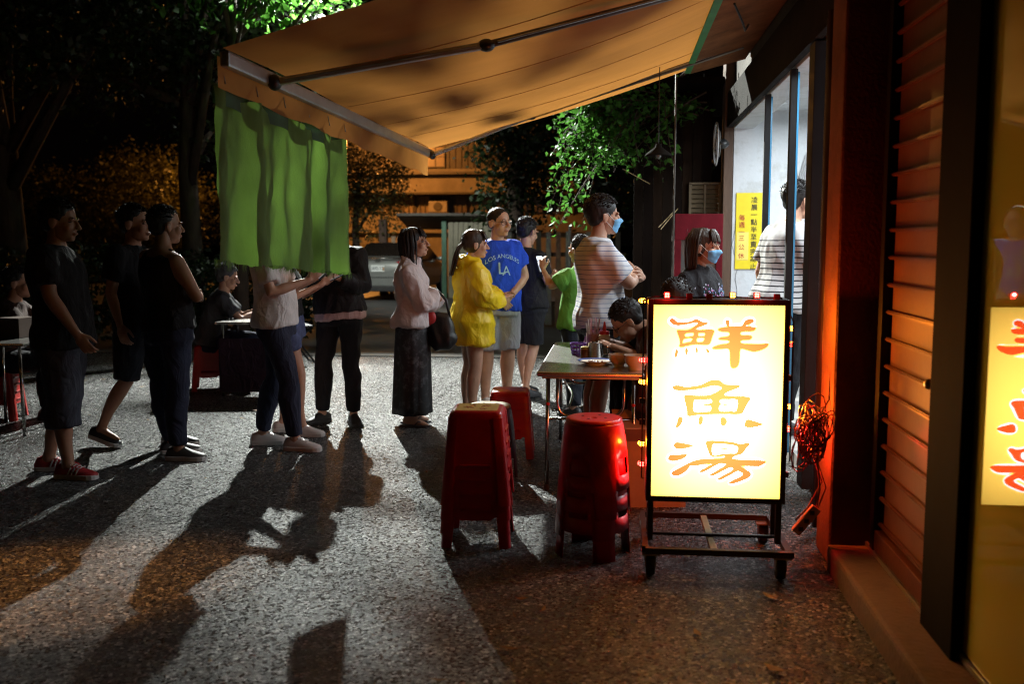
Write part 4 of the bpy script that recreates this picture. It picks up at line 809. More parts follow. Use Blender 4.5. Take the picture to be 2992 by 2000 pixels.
        mk = MB().add([tuple(p) for p in G.reshape(-1, 3)], [(i * nv_ + j, (i + 1) * nv_ + j, (i + 1) * nv_ + j + 1, i * nv_ + j + 1) for i in range(nu_ - 1) for j in range(nv_ - 1)]).build('face_mask', mask, body, smooth=True); mk.data.transform(HT)
        for s, i in ((-1, 0), (1, nu_ - 1)):
            a, b_ = V(G[i, 1]), V(G[i, nv_ - 2]); MB().tube([a, V(s * .084, .0, .018), V(s * .088, -.026, .008), V(s * .086, -.026, -.018), b_], .0014, 5).build('ear_loop', mat('mask_loop', (.75, .78, .8), .6), mk).data.transform(HT)
    # ---- hair
    if hair is not None:
        st = hair.get('style', 'short'); hmat = hair.get('mat', HAIR); rnd = random.Random(seed); mb = MB(); vol = hair.get('vol', 1.)
        cap = MB(); cz = .0
        if st == 'crop': cap.ell((0, -.023, .037), (.079, .097, .085), nu=22, nv=14); cap.ell((0, -.05, -.01), (.074, .05, .05))
        else:
            cap.ell((0, -.031 if st == 'short' else -.024, .045), (.0825 * vol, .098 * vol, .086 * vol), nu=24, nv=16); cap.ell((0, -.06, -.01), (.072, .048, .055))
            if st != 'short': cap.ell((0, -.03, .0), (.086, .075, .075))
        cm_ = voxel(cap, .008, 2, fold=.004 if st != 'crop' else .0015, fscale=(60, 60, 22), seed=seed)
        for v in cm_.vertices: v.co = HT @ v.co
        hs_ = MB()
        def strand(P, r0, r1, n=5): hs_.tube([HT @ V(p) for p in P], [lerp(r0, r1, i / (len(P) - 1)) * hk for i in range(len(P))], n)
        if st == 'short':
            for i in range(330):
                a = rnd.uniform(0, 2 * math.pi); e_ = rnd.uniform(.05, 1.45); dv = V(math.sin(a) * math.cos(e_), math.cos(a) * math.cos(e_), math.sin(e_))
                if dv.y > .5 and dv.z < .35: continue
                p = V(0, -.031, .045) + V(dv.x * .08 * vol, dv.y * .095 * vol, dv.z * .083 * vol); t = (dv * .6 + V(rnd.gauss(0, .35), .5 + rnd.gauss(0, .3), .15)).normalized(); strand([p, p + t * .012, p + t * .022 + V(0, .003, -.007)], .0052, .0008, 4)
        if st in ('bob', 'long', 'pony'):
            ln = hair.get('len', .2)
            for i in range(110 if st != 'pony' else 0):
                a = rnd.uniform(R(hair.get('open', 62)), R(360 - hair.get('open', 62))); side = abs(a - math.pi) / math.pi; l = ln * rnd.uniform(.85, 1.06); rx = .089 + rnd.uniform(-.006, .01)
                ca, sa = math.sin(a), math.cos(a); P = [(ca * rx * .55, -.024 + sa * .06, .118), (ca * rx, -.024 + sa * .105, .05), (ca * (rx + .004), -.026 + sa * .108, -.03)]
                m_ = max(2, int(l / .06))
                for q in range(1, m_ + 1): P.append((ca * (rx - .012 * q / m_ + .004 * math.sin(q * 1.5 + i)), -.03 + sa * (.1 - .02 * q / m_) + rnd.gauss(0, .004) - .004 * q, -.03 - l * q / m_))
                strand(P, .013, .003, 5)
            for i in range(26 if hair.get('fringe', True) else 0):
                x = rnd.uniform(-.066, .066); yy = .084 - 5.2 * x * x; strand([(x * .5, .045, .118), (x * .9, yy * .95, .082), (x, yy + .01, .045), (x * 1.02 + .004 * rnd.random(), yy + .012, rnd.uniform(.026, .046))], .01, .0022, 4)
            for i in range(26):
                a = rnd.uniform(0, 6.28); rr0 = .096 + rnd.uniform(0, .012); z0 = rnd.uniform(.02, .12); P = [(math.sin(a) * rr0 * .8, -.024 + math.cos(a) * rr0, z0), (math.sin(a) * (rr0 + .006), -.026 + math.cos(a) * (rr0 + .008), z0 - .05), (math.sin(a + .2) * (rr0 + rnd.uniform(-.005, .014)), -.03 + math.cos(a + .2) * (rr0 + .01), z0 - rnd.uniform(.09, .15))]
                if math.cos(a) < .3: strand(P, .0014, .0006, 3)
        if st == 'pony':
            for i in range(46):
                a = rnd.random() * 6.28; r = rnd.uniform(.0, .03); P = [(.012 * math.cos(a), -.105, .01 + .012 * math.sin(a))]
                for q in range(1, 7): P.append((r * math.cos(a) * (1 + .2 * q) + .008 * math.sin(q + i), -.125 - .012 * q - r * abs(math.sin(a)), .012 - hair.get('len', .24) * q / 6 + r * .3 * math.sin(a) + .01 * math.sin(q * 2 + i)))
                strand(P, .009, .003, 5)
        hm2 = hs_.mesh('h') if hs_.v else None
        ho = link('hair', join_mesh('hair', [cm_] + ([hm2] if hm2 else [])), hmat, body, True)
    # ---- clothes
    def shirt(spec, name):
        mb = MB(); infl = spec.get('infl', .016); torso(mb, spec.get('hem', .86), spec.get('neck', 1.44 if spec.get('kind') != 'tank' else 1.37), infl, spec.get('flare', .05))
        sl = spec.get('sleeve', .62)
        if sl:
            for s in 'RL':
                P, Rr = arm_pts(s, sl, infl * .9, spec.get('loose', .012)); mb.tube([lerp(J['nek'], J['sh' + s], .5) + V(0, 0, -.012 * k)] + P, [.05 * gk] + Rr, 14); mb.ell(J['sh' + s], (.056 if not fem else .048) * gk + infl * .7)
        elif spec.get('kind') == 'tank':
            for s in 'RL':
                q = lerp(J['nek'], J['sh' + s], .5); mb.tube([q + V(0, .09 * k, -.12 * k), q + V(0, .06 * k, -.02 * k), q + V(0, 0, .018 * k), q + V(0, -.06 * k, -.02 * k), q + V(0, -.085 * k, -.12 * k)], .028 * k, 8)
        if spec.get('hood'): 
            q = J['nek']; mb.tube([q + V(-.09, .03, .0), q + V(-.1, -.05, .015), q + V(0, -.1, .01), q + V(.1, -.05, .015), q + V(.09, .03, .0)], .036, 10, round_ends=True)
        if spec.get('collar'): mb.tube([J['nek'] + V(.065 * math.cos(a), .065 * math.sin(a) - .005, .015 + .012 * -math.sin(a)) for a in np.linspace(0, 2 * math.pi, 15)[:-1]], .016, 8, loop=True)
        me = voxel(mb, spec.get('vox', .0115), 4, spec.get('fold', .007) * 1.7, spec.get('fs', (8, 8, 5)), seed)
        o = link(name, me, spec['mat'], body, True); return o
    tops = []
    if under: tops.append(shirt(under, under.get('name', 'undershirt')))
    if top: tops.append(shirt(top, top.get('name', 'shirt')))
    if bottom:
        kd = bottom['kind']; mb = MB(); infl = bottom.get('infl', .012)
        if kd == 'skirt':
            rs = []; n = 40; z0, z1 = 1.04, bottom.get('hem', .12); ha = lerp(J['anR'], J['anL'], .5)
            for i in range(15):
                q = i / 14; zz = lerp(z0, z1, q); r = np.interp(zz, [.1, .6, .88, .95, 1.04], [.2, .19, .178, .17, .135]); ry = r * .8; c = lerp(V(J['pel'].x / k, J['pel'].y / k, 0), V(ha.x / k, ha.y / k + .02, 0), q)
                rs.append([c + V((r + .018 * q * math.sin(9 * a + 2 * math.sin(3 * a))) * math.cos(a), (ry + .018 * q * math.sin(9 * a)) * math.sin(a), zz) * 1.0 * (k if False else 1) for a in [2 * math.pi * j / n for j in range(n)]])
            me = MB().rings([[V(p.x * k, p.y * k, p.z * k) for p in r] for r in rs], cap=False).mesh('skirt'); o = link('skirt', me, bottom['mat'], body, True); md = o.modifiers.new('t', 'SOLIDIFY'); md.thickness = .003
        else:
            torso(mb, .80, bottom.get('waist', max(.9, (top or {}).get('hem', 1.0) + .035)), infl)
            for s in 'RL': P, Rr = leg_pts(s, bottom.get('end', 1.95), infl, bottom.get('loose', .004)); mb.tube([lerp(J['hi' + s], J['hi' + ('L' if s == 'R' else 'R')], .15) + V(0, 0, .03)] + P, [Rr[0] * .8] + Rr, 16)
            if bottom.get('cuff'):
                for s in 'RL': P, Rr = leg_pts(s, bottom['end'], infl, bottom.get('loose', .004)); mb.tube([P[-1] + (P[-2] - P[-1]).normalized() * .01, P[-1]], [Rr[-1] + .008] * 2, 16)
            me = voxel(mb, .0115, 4, bottom.get('fold', .006) * 1.6, (7, 7, 6), seed + 5); link({'jeans': 'jeans', 'shorts': 'shorts'}.get(kd, 'trousers'), me, bottom['mat'], body, True)
    if shoes:
        for s in 'RL':
            a = J['an' + s]; fy = R((feet or {}).get(s, 8 if s == 'R' else -8) * -1); M_ = Matrix.Rotation(fy, 3, 'Z'); lift = max(0, a.z - .085 * k); pt = Matrix.Rotation(-min(lift * 4.5, .9), 3, 'X')
            fo = lambda p: a + M_ @ (pt @ V(p[0] * k, p[1] * k, p[2] * k - .085 * k)) if lift < .01 else a + M_ @ (pt @ (V(p[0] * k, p[1] * k, p[2] * k - .085 * k)))
            prof = [(-.085, .02, .05), (-.07, .034, .085), (-.03, .038, .1), (.02, .038, .1), (.06, .041, .084), (.1, .046, .066), (.145, .045, .054), (.175, .035, .045), (.19, .016, .034)]
            if shoes['kind'] == 'sandal':
                mb = MB().rings([[fo((x * w, y, zz)) for y, w in ((-.085, .024), (-.05, .036), (.02, .036), (.09, .045), (.15, .043), (.185, .022))for x in (1,)] + [fo((-w, y, zz)) for y, w in ((.185, .022), (.15, .043), (.09, .045), (.02, .036), (-.05, .036), (-.085, .024))] for zz in (.0, .018)]); so = mb.build('sandal', shoes['mat'], body)
                MB().tube([fo((.038, .05, .02)), fo((.03, .08, .052)), fo((.0, .125, .045)), fo((.0, .135, .02))], .005, 6).tube([fo((-.038, .05, .02)), fo((-.03, .08, .052)), fo((.0, .125, .045))], .005, 6).build('strap', shoes['mat'], so); continue
            rs = [[fo((w * math.cos(t), y, .022 + (h - .022) * max(0, math.sin(t)) ** .8)) for t in np.linspace(-.02, math.pi + .02, 11)] for y, w, h in prof]
            sh_ = MB().rings(rs).build('shoe', shoes['mat'], body, smooth=60)
            so = MB().rings([[fo((x, y, zz)) for x, y in [(w + .005, y) for y, w, _ in prof] + [(-w - .005, y) for y, w, _ in prof[::-1]]] for zz in (0, .03)]).build('sole', shoes.get('sole', shoes['mat']), sh_, bev=.004)
            if shoes.get('laces'):
                for i in range(4): y = .03 + i * .02; MB().tube([fo((-.026, y, .088 - .3 * (y - .03))), fo((0, y + .004, .1 - .42 * (y - .03))), fo((.026, y, .088 - .3 * (y - .03)))], .003, 5).build('lace', shoes['laces'], sh_)
            if shoes.get('stripes'):
                for i in range(3):
                    for q in (-1, 1): y = .02 + i * .026; MB().tube([fo((q * .0425, y, .032)), fo((q * .041, y + .008, .05)), fo((q * .034, y + .018, .075))], .0055, 4).build('stripe', shoes['stripes'], sh_)
            if shoes.get('toe'): MB().ell(fo((0, .165, .03)), (.034 * k, .026 * k, .017 * k), M_).build('toe_cap', shoes['toe'], sh_, smooth=True)
    return body, J, tops
def hold_phone(J, body, wr, off, rot, label, cat='phone'):
    """a phone in the hand: a thing of its own, placed in the person's frame"""
    bpy.context.view_layer.update(); M_ = Matrix.Translation(body.location) @ body.rotation_euler.to_matrix().to_4x4(); p = M_ @ (J[wr] + V(off)); t = empty('phone', p); t.rotation_euler = (M_.to_3x3() @ Matrix.Rotation(R(rot[1]), 3, 'Z') @ Matrix.Rotation(R(rot[0]), 3, 'X')).to_euler(); tag(t, label, cat)
    MB().box((0, 0, 0), (.072, .148, .008)).build('case', mat('phone_case', (.03, .03, .035), .3), t, bev=.004); MB().box((0, 0, .0046), (.066, .138, .0012)).build('screen', mat('phone_screen', (.05, .05, .06), .1, emit=(.75, .85, 1), es=.5), t)
black = cloth('cloth_black', (.014, .013, .015)); navy = cloth('denim_dark', (.022, .024, .045), bscale=500); blackj = cloth('jeans_black', (.01, .01, .013), bscale=500)
whitesole = mat('sole_white', (.55, .52, .5), .6, var=.1); redshoe = mat('shoe_red', (.35, .02, .025), .6, var=.15); blackshoe = mat('shoe_black', (.015, .014, .015), .5); whiteshoe = mat('shoe_white', (.55, .5, .48), .6, var=.1)
def striped(key, a, b_, per, th, off=0., solid=None):
    m = bpy.data.materials.new(key); m.use_nodes = True; N = m.node_tree.nodes; L = m.node_tree.links; b = N['Principled BSDF']; b.inputs['Roughness'].default_value = .85; b.inputs['Specular IOR Level'].default_value = .25
    tc = N.new('ShaderNodeTexCoord'); sp = N.new('ShaderNodeSeparateXYZ'); L.new(tc.outputs['Object'], sp.inputs[0]); ns = N.new('ShaderNodeTexNoise'); ns.inputs['Scale'].default_value = 5; L.new(tc.outputs['Object'], ns.inputs['Vector'])
    def mth(op, x, y):
        n = N.new('ShaderNodeMath'); n.operation = op
        for i, q in enumerate((x, y)):
            if hasattr(q, 'links'): L.new(q, n.inputs[i])
            else: n.inputs[i].default_value = q
        return n.outputs[0]
    zz = mth('ADD', sp.outputs[2], mth('MULTIPLY', ns.outputs[0], .016)); f = mth('LESS_THAN', mth('FRACT', mth('DIVIDE', zz, per), 0), th)
    if solid: f = mth('MULTIPLY', f, mth('LESS_THAN', sp.outputs[2], solid))
    mx = N.new('ShaderNodeMix'); mx.data_type = 'RGBA'; L.new(f, mx.inputs[0]); mx.inputs[6].default_value = (*a, 1); mx.inputs[7].default_value = (*b_, 1); L.new(mx.outputs[2], b.inputs['Base Color'])
    n2 = N.new('ShaderNodeTexNoise'); n2.inputs['Scale'].default_value = 300; L.new(tc.outputs['Object'], n2.inputs['Vector']); bp = N.new('ShaderNodeBump'); bp.inputs['Strength'].default_value = .1; bp.inputs['Distance'].default_value = .01; L.new(n2.outputs[0], bp.inputs['Height']); L.new(bp.outputs[0], b.inputs['Normal']); return m
Q = 'people queueing across the forecourt'
# 1 man with red sneakers
person('man in black tee, long grey shorts and red white-striped sneakers', (-3.5, 5.86), -84, 1.735, dict(elR=(.235, .06, 1.13), wrR=(.215, .2, .905), knR=(.1, .05, .49), anR=(.11, .06, .085), anL=(-.1, -.16, .085), knL=(-.1, -.03, .49)), top=dict(mat=black, infl=.026, hem=.82, sleeve=.72, loose=.018), bottom=dict(kind='shorts', mat=cloth('shorts_grey', (.045, .045, .06)), end=1.42, infl=.03, loose=.012), shoes=dict(kind='shoe', mat=redshoe, sole=whitesole, stripes=whitesole, laces=whitesole), hair=dict(vol=1.04), skin=SKIN2, girth=1.12, group=Q, seed=3, hp=-4)
# 2 man looking back, half hidden behind the tank top
person('man in black tee and dark shorts behind the man in the tank top', (-3.45, 6.75), -98, 1.735, dict(knL=(-.1, .13, .5), anL=(-.1, .2, .085), knR=(.1, -.02, .49), anR=(.1, -.25, .13)), top=dict(mat=black, infl=.022, hem=.84, sleeve=.68), bottom=dict(kind='shorts', mat=cloth('shorts_black', (.016, .016, .02)), end=1.0, infl=.025, loose=.014), shoes=dict(kind='shoe', mat=blackshoe, sole=whitesole), hair=dict(), skin=SKIN2, group=Q, seed=4, hy=8)
# 3 tank top, back turned
person('man in black tank top and dark blue jeans with folded arms', (-3.05, 6.38), -32, 1.715, dict(CROSS, elR=(.29, .06, 1.1), wrR=(.06, .2, 1.14), anR=(.1, .0, .085), anL=(-.12, .1, .085)), top=dict(mat=black, infl=.012, hem=.88, sleeve=0, kind='tank'), bottom=dict(kind='jeans', mat=navy, infl=.014), shoes=dict(kind='shoe', mat=mat('slip_on', (.05, .045, .045), .6), sole=whitesole), hair=dict(vol=.95), skin=SKIN2, girth=1.05, group=Q, seed=5, hy=-12, feet=dict(R=55, L=35))
# 4 white tee, head behind the curtain
P4, J4, _ = person('man in white tee and dark jeans holding up a phone', (-2.44, 6.8), -86, 1.74, dict(PHONE, anR=(.1, .16, .085), knR=(.1, .13, .49), anL=(-.1, -.13, .085), knL=(-.1, -.02, .49)), top=dict(mat=cloth('tee_white', (.62, .58, .57)), infl=.022, hem=.87, sleeve=.75, loose=.02), bottom=dict(kind='jeans', mat=navy, infl=.014), shoes=dict(kind='shoe', mat=whiteshoe, sole=whitesole, laces=whitesole), hair=dict(), group=Q, seed=6, hp=-18)
hold_phone(J4, P4, 'wrR', (-.07, .12, .05), (40, 0), 'dark phone held by the man in the white tee')
# 5 denim shorts
P5, J5, _ = person('woman in black top, frayed denim shorts and white sneakers with a phone', (-2.52, 7.3), -84, 1.6, dict(PHONE, wrR=(.06, .31, 1.24), wrL=(-.06, .33, 1.25), anR=(.09, .13, .085), anL=(-.09, -.07, .085), knR=(.09, .12, .5)), top=dict(mat=black, infl=.014, hem=.98, sleeve=.5), bottom=dict(kind='shorts', mat=cloth('denim_blue', (.075, .095, .19), var=.35, vscale=16), end=.5, infl=.016, loose=.012, waist=1.06), shoes=dict(kind='shoe', mat=whiteshoe, sole=whitesole), hair=dict(style='long', len=.25), fem=True, group=Q, seed=7, hp=-15)
hold_phone(J5, P5, 'wrR', (-.06, .12, .05), (25, 0), 'thin phone held by the woman in denim shorts')
# 6 dark jacket facing the camera
P6, J6, _ = person('man in black zip jacket and black jeans thumbing his phone', (-2.25, 7.78), 172, 1.73, dict(PHONE, wrR=(.1, .26, 1.19), wrL=(-.1, .26, 1.19), anR=(.14, .03, .085), anL=(-.13, .02, .085), knR=(.12, .02, .49), knL=(-.11, .02, .49)), under=dict(mat=cloth('tee_pink', (.5, .38, .37)), infl=.02, hem=.84, sleeve=0), top=dict(mat=cloth('jacket_black', (.012, .012, .014), rough=.6), name='jacket', infl=.034, hem=.9, sleeve=1.85, loose=.004, collar=True, fold=.009), bottom=dict(kind='jeans', mat=blackj, infl=.012), shoes=dict(kind='shoe', mat=blackshoe, sole=blackshoe), hair=dict(), group=Q, seed=8, hp=-22, feet=dict(R=20, L=-35))
hold_phone(J6, P6, 'wrR', (-.1, .1, .04), (35, 90), 'black phone in the hands of the man in the zip jacket')
# 7 long skirt
skm = mat('skirt_sheer', (.012, .012, .014), .7, var=.2, wear=(.16, .16, .18), wscale=16, wamt=.6, alpha=.93)
P7, J7, _ = person('woman in pale blouse and long dark patterned skirt with folded arms', (-1.64, 7.76), -80, 1.585, dict(CROSS, elR=(.205, .12, 1.06), wrR=(-.0, .21, 1.14), elL=(-.2, .13, 1.06), wrL=(.02, .25, 1.1)), top=dict(mat=cloth('blouse', (.58, .52, .52), var=.08), name='blouse', infl=.034, hem=.86, sleeve=1.8, loose=.008, fold=.013, collar=True, flare=.06), bottom=dict(kind='skirt', mat=skm, hem=.11), shoes=dict(kind='sandal', mat=mat('flipflop', (.03, .02, .02), .7)), hair=dict(style='bob', len=.2), fem=True, glasses='thin', group=Q, seed=9, hp=8, hy=-10)
bg7 = empty('shoulder_bag', (-1.4, 7.74, .78)); tag(bg7, 'slouchy black bag hanging from the arm of the woman in the skirt', 'bag')
mb = MB(); mb.ell((0, 0, 0), (.12, .075, .15), nu=18, nv=12); mb.ell((.01, 0, -.07), (.13, .08, .1)); link('pouch', voxel(mb, .012, 3, .012, (9, 9, 6), 3), mat('bag_black', (.012, .011, .012), .4, var=.3, bump=.15), bg7, True)
MB().tube([(-.08, 0, .1), (-.09, 0, .25), (-.03, .0, .33), (.05, 0, .24), (.08, 0, .1)], .012, 8).build('strap', mat('bag_black'), bg7, smooth=True); MB().ell((-.07, -.05, .1), (.05, .03, .06)).build('tag_patch', mat('bag_red', (.4, .02, .02), .5), bg7, smooth=True)
# 8 yellow raincoat
P8, J8, _ = person('woman in bright yellow hooded raincoat, seen from behind', (-1.2, 8.1), -66, 1.57, dict(elR=(.23, .06, 1.11), wrR=(.1, .27, 1.1), elL=(-.22, .08, 1.12), wrL=(-.04, .29, 1.12), hR=(-.3, .8, .35), hL=(.3, .8, .3)), top=dict(mat=cloth('raincoat', (.72, .5, .008), rough=.45, spec=.4, var=.06, bump=.03, folds=.45), name='raincoat', infl=.042, hem=.7, sleeve=1.86, loose=.01, hood=True, fold=.014, fs=(6, 6, 5), flare=.02), bottom=dict(kind='shorts', mat=black, end=.52, infl=.02), shoes=dict(kind='shoe', mat=blackshoe), hair=dict(style='pony', mat=HAIRB, len=.26), fem=True, group=Q, seed=10, hy=-6, girth=1.16)
# 9 blue tee
bluem = cloth('tee_blue', (.015, .06, .5))
P9, J9, T9 = person('bald-browed man in blue lettered tee and grey shorts with clasped hands', (-1.06, 8.72), -152, 1.775, CLASP, top=dict(mat=bluem, infl=.02, hem=.84, sleeve=.66, loose=.018), bottom=dict(kind='shorts', mat=cloth('shorts_pale', (.3, .29, .32)), end=.98, infl=.028, loose=.016), shoes=dict(kind='shoe', mat=whiteshoe, sole=whitesole), hair=dict(style='crop'), glasses='thin', group=Q, seed=11, girth=1.18, hy=22)
def decal(text, size, x, zc, shirt, m, arc=0., body=None, name='lettering'):
    me = text_mesh(text, size); bv = BVHTree.FromPolygons([v.co.copy() for v in shirt.data.vertices], [tuple(p.vertices) for p in shirt.data.polygons])
    bm = bmesh.new(); bm.from_mesh(me); bmesh.ops.triangulate(bm, faces=bm.faces); bmesh.ops.subdivide_edges(bm, edges=[e for e in bm.edges if e.calc_length() > .012], cuts=1); bm.to_mesh(me); bm.free()
    for v in me.vertices:
        px_, pz = -v.co.x + x, v.co.y + zc - arc * v.co.x ** 2; r = bv.ray_cast(V(px_, .6, pz), V(0, -1, 0)); v.co = (px_, (r[0].y if r[0] else .12) + .0035, pz)
    return link(name, me, m, shirt)
lt = cloth('print_pale', (.35, .55, .75)); decal('LOS ANGELES', .052, 0, 1.3 * 1.044, T9[0], lt, 2.2); decal('L', .15, -.02 * -1, 1.195 * 1.044, T9[0], lt); decal('A', .12, -.025, 1.175 * 1.044, T9[0], lt)
# 10 black tee behind
P10, J10, _ = person('man in black tee reading a phone behind the man in blue', (-.86, 9.35), -38, 1.69, dict(PHONE, wrR=(.1, .3, 1.1), elR=(.25, .05, 1.1), knL=(-.1, .06, .5), anR=(.11, -.12, .1), anL=(-.1, .1, .085)), top=dict(mat=black, infl=.024, hem=.84, sleeve=.7, loose=.018), bottom=dict(kind='shorts', mat=cloth('shorts_black', (.016, .016, .02)), end=.95, infl=.022, loose=.012), shoes=dict(kind='shoe', mat=blackshoe), hair=dict(), group=Q, seed=12, hp=-10)
hold_phone(J10, P10, 'wrR', (-.08, .12, .05), (30, 0), 'white-screened phone held by the man in the black tee')
# 11 green tee boy
P11, J11, _ = person('boy in lime green tee holding a dark phone out', (-.3, 8.35), 48, 1.52, dict(elL=(-.26, .13, 1.24), wrL=(-.21, .3, 1.4), hL=(.25, .35, .85), nL=(.8, .3, 0), elR=(.24, .05, 1.12), wrR=(.14, .24, 1.2)), top=dict(mat=cloth('tee_green', (.13, .33, .05)), infl=.024, hem=.82, sleeve=.72, loose=.02), bottom=dict(kind='trousers', mat=cloth('shorts_black'if False else 'pants_dark', (.02, .022, .03)), infl=.02), shoes=dict(kind='shoe', mat=blackshoe), hair=dict(), group=Q, seed=13)
hold_phone(J11, P11, 'wrL', (.04, .07, .04), (70, 0), 'dark phone held out by the boy in green')
# 12 striped tee with mask
maskm = mat('mask_blue', (.2, .5, .82), .7, var=.05, transl=.2)
person('tall man in white tee with blue stripes and a face mask, arms folded', (-.13, 7.0), -76, 1.79, dict(CROSS, elR=(.225, .17, 1.13), wrR=(-.0, .25, 1.22), elL=(-.225, .19, 1.12), wrL=(.02, .3, 1.17)), top=dict(mat=striped('tee_striped', (.68, .68, .7), (.06, .14, .34), .0325, .11), infl=.024, hem=.83, sleeve=.76, loose=.022, fold=.008), bottom=dict(kind='shorts', mat=black, end=.98, infl=.024, loose=.012), shoes=dict(kind='shoe', mat=blackshoe), hair=dict(vol=1.06), mask=maskm, group=Q, seed=14, girth=1.14, hy=2)
# 13 woman in black sweatshirt
P13, J13, T13 = person('woman in black sweatshirt with flower print and a face mask', (.55, 6.68), -128, 1.56, dict(elR=(.21, .06, 1.09), wrR=(.05, .25, 1.05), elL=(-.21, .06, 1.09), wrL=(-.05, .26, 1.06)), top=dict(mat=black, name='sweatshirt', infl=.03, hem=.86, sleeve=1.85, loose=.004, fold=.009, collar=True), bottom=dict(kind='jeans', mat=blackj), shoes=dict(kind='shoe', mat=blackshoe), hair=dict(style='long', len=.17, open=84, mat=HAIRB), mask=maskm, fem=True, seed=15, hy=12, hp=-3)
bv = BVHTree.FromPolygons([v.co.copy() for v in T13[0].data.vertices], [tuple(p.vertices) for p in T13[0].data.polygons]); fcol = [cloth('petal%d' % i, c) for i, c in enumerate(((.2, .24, .45), (.42, .2, .38), (.4, .42, .5), (.08, .2, .3)))]
for i in range(4):
    fb = MB(); rr_ = random.Random(20 + i)
    for j in range(26):
        side = rr_.choice((-1, 1)); x = side * .075 + rr_.gauss(0, .028); zz = 1.135 + rr_.gauss(0, .028) - (0.02 if rr_.random() < .3 else 0); r = bv.ray_cast(V(x, .6, zz), V(0, -1, 0))
        if r[0]: fb.ell(r[0] + V(0, .001, 0), (rr_.uniform(.005, .011), .003, rr_.uniform(.004, .009)), Matrix.Rotation(rr_.random() * 3, 3, 'Y'), 6, 5)
    o = fb.build('flower_print', fcol[i], T13[0]); o['kind'] = 'stuff'
SIT = dict(pel=(0, -.05, .5), wai=(0, -.03, .65), che=(0, .04, .84), nek=(0, .1, .99), shR=(.17, .09, .915), shL=(-.17, .09, .915), hiR=(.09, -.02, .49), hiL=(-.09, -.02, .49), knR=(.13, .38, .5), knL=(-.13, .38, .5), anR=(.13, .36, .085), anL=(-.13, .34, .085), elR=(.25, .26, .72), wrR=(.12, .44, .8), elL=(-.25, .26, .72), wrL=(-.12, .44, .8), hea=(0, .14, 1.14))
# 14 man bent over his bowl
person('man in black tee and glasses bent over his bowl at the steel table', (.42, 6.6), 96, 1.72, dict(SIT, che=(0, .1, .8), nek=(0, .22, .91), shR=(.17, .19, .85), shL=(-.17, .19, .85), hea=(0, .35, .945), wrR=(.13, .44, .8), wrL=(-.13, .44, .79)), top=dict(mat=black, infl=.026, hem=.88, sleeve=.7), bottom=dict(kind='trousers', mat=blackj, infl=.018), shoes=dict(kind='shoe', mat=blackshoe), hair=dict(vol=1.02), glasses='thin', hp=-38, seed=16, girth=1.08)
# 15 seated customer whose hair shows above the sign
person('seated customer with dark hair in front of the woman in the sweatshirt', (.3, 5.95), -30, 1.64, dict(SIT), top=dict(mat=cloth('shirt_maroon', (.05, .015, .015)), infl=.024, hem=.88, sleeve=.7), bottom=dict(kind='trousers', mat=blackj, infl=.018), shoes=dict(kind='shoe', mat=blackshoe), hair=dict(vol=1.05), hp=-20, seed=17, z=.02)
# 16 man inside the shop
person('man in white tee with black stripes standing inside the shop doorway', (1.19, 7.25), -66, 1.8, dict(pel=(0, -.03, .92), che=(0, .04, 1.27), nek=(0, .06, 1.435), hea=(0, .12, 1.585), shR=(.17, .04, 1.355), shL=(-.17, .04, 1.355), elR=(.23, .06, 1.12), wrR=(.22, .16, .9)), top=dict(mat=striped('tee_mono', (.5, .5, .5), (.02, .02, .025), .04, .24, solid=1.4), infl=.026, hem=.84, sleeve=.74, loose=.02), bottom=dict(kind='trousers', mat=blackj, infl=.016), shoes=dict(kind='shoe', mat=blackshoe), hair=dict(), seed=18, girth=1.1, z=.1)
# 17-18 people sitting at the dark tables on the left
person('person in dark clothes with grey cap seated behind the man in the tank top', (-4.02, 9.5), -70, 1.68, dict(SIT), top=dict(mat=cloth('shirt_grey', (.06, .06, .065)), infl=.024, hem=.88, sleeve=.7), bottom=dict(kind='trousers', mat=navy, infl=.018, end=1.6), shoes=dict(kind='sandal', mat=mat('sandal', (.12, .1, .07), .7)), hair=dict(vol=1.03, mat=cloth('cap_grey', (.09, .09, .1))), seed=19, hp=-12)
person('person in dark shirt seated at the table behind the man with red sneakers', (-5.1, 7.7), -75, 1.7, dict(SIT), top=dict(mat=cloth('shirt_brown', (.04, .02, .015)), infl=.024, hem=.88, sleeve=.7), bottom=dict(kind='trousers', mat=blackj, infl=.018), shoes=dict(kind='shoe', mat=blackshoe), hair=dict(), seed=20, skin=SKIN2)
# stools under the seated customers
def seat_for(loc, rz, label):
    o = copy_tree(sq2); o.location = (*loc, 0); o.rotation_euler = (0, 0, R(rz)); tag(o, label, 'stool'); return o
seat_for((.46, 6.58), 5, 'red stool under the man bent over his bowl'); seat_for((.33, 5.9), -30, 'red stool under the customer seated close behind the sign')
seat_for((-4.07, 9.45), 20, 'red stool under the person with the grey cap'); seat_for((-5.15, 7.68), 15, 'red stool under the person behind the man with red sneakers')
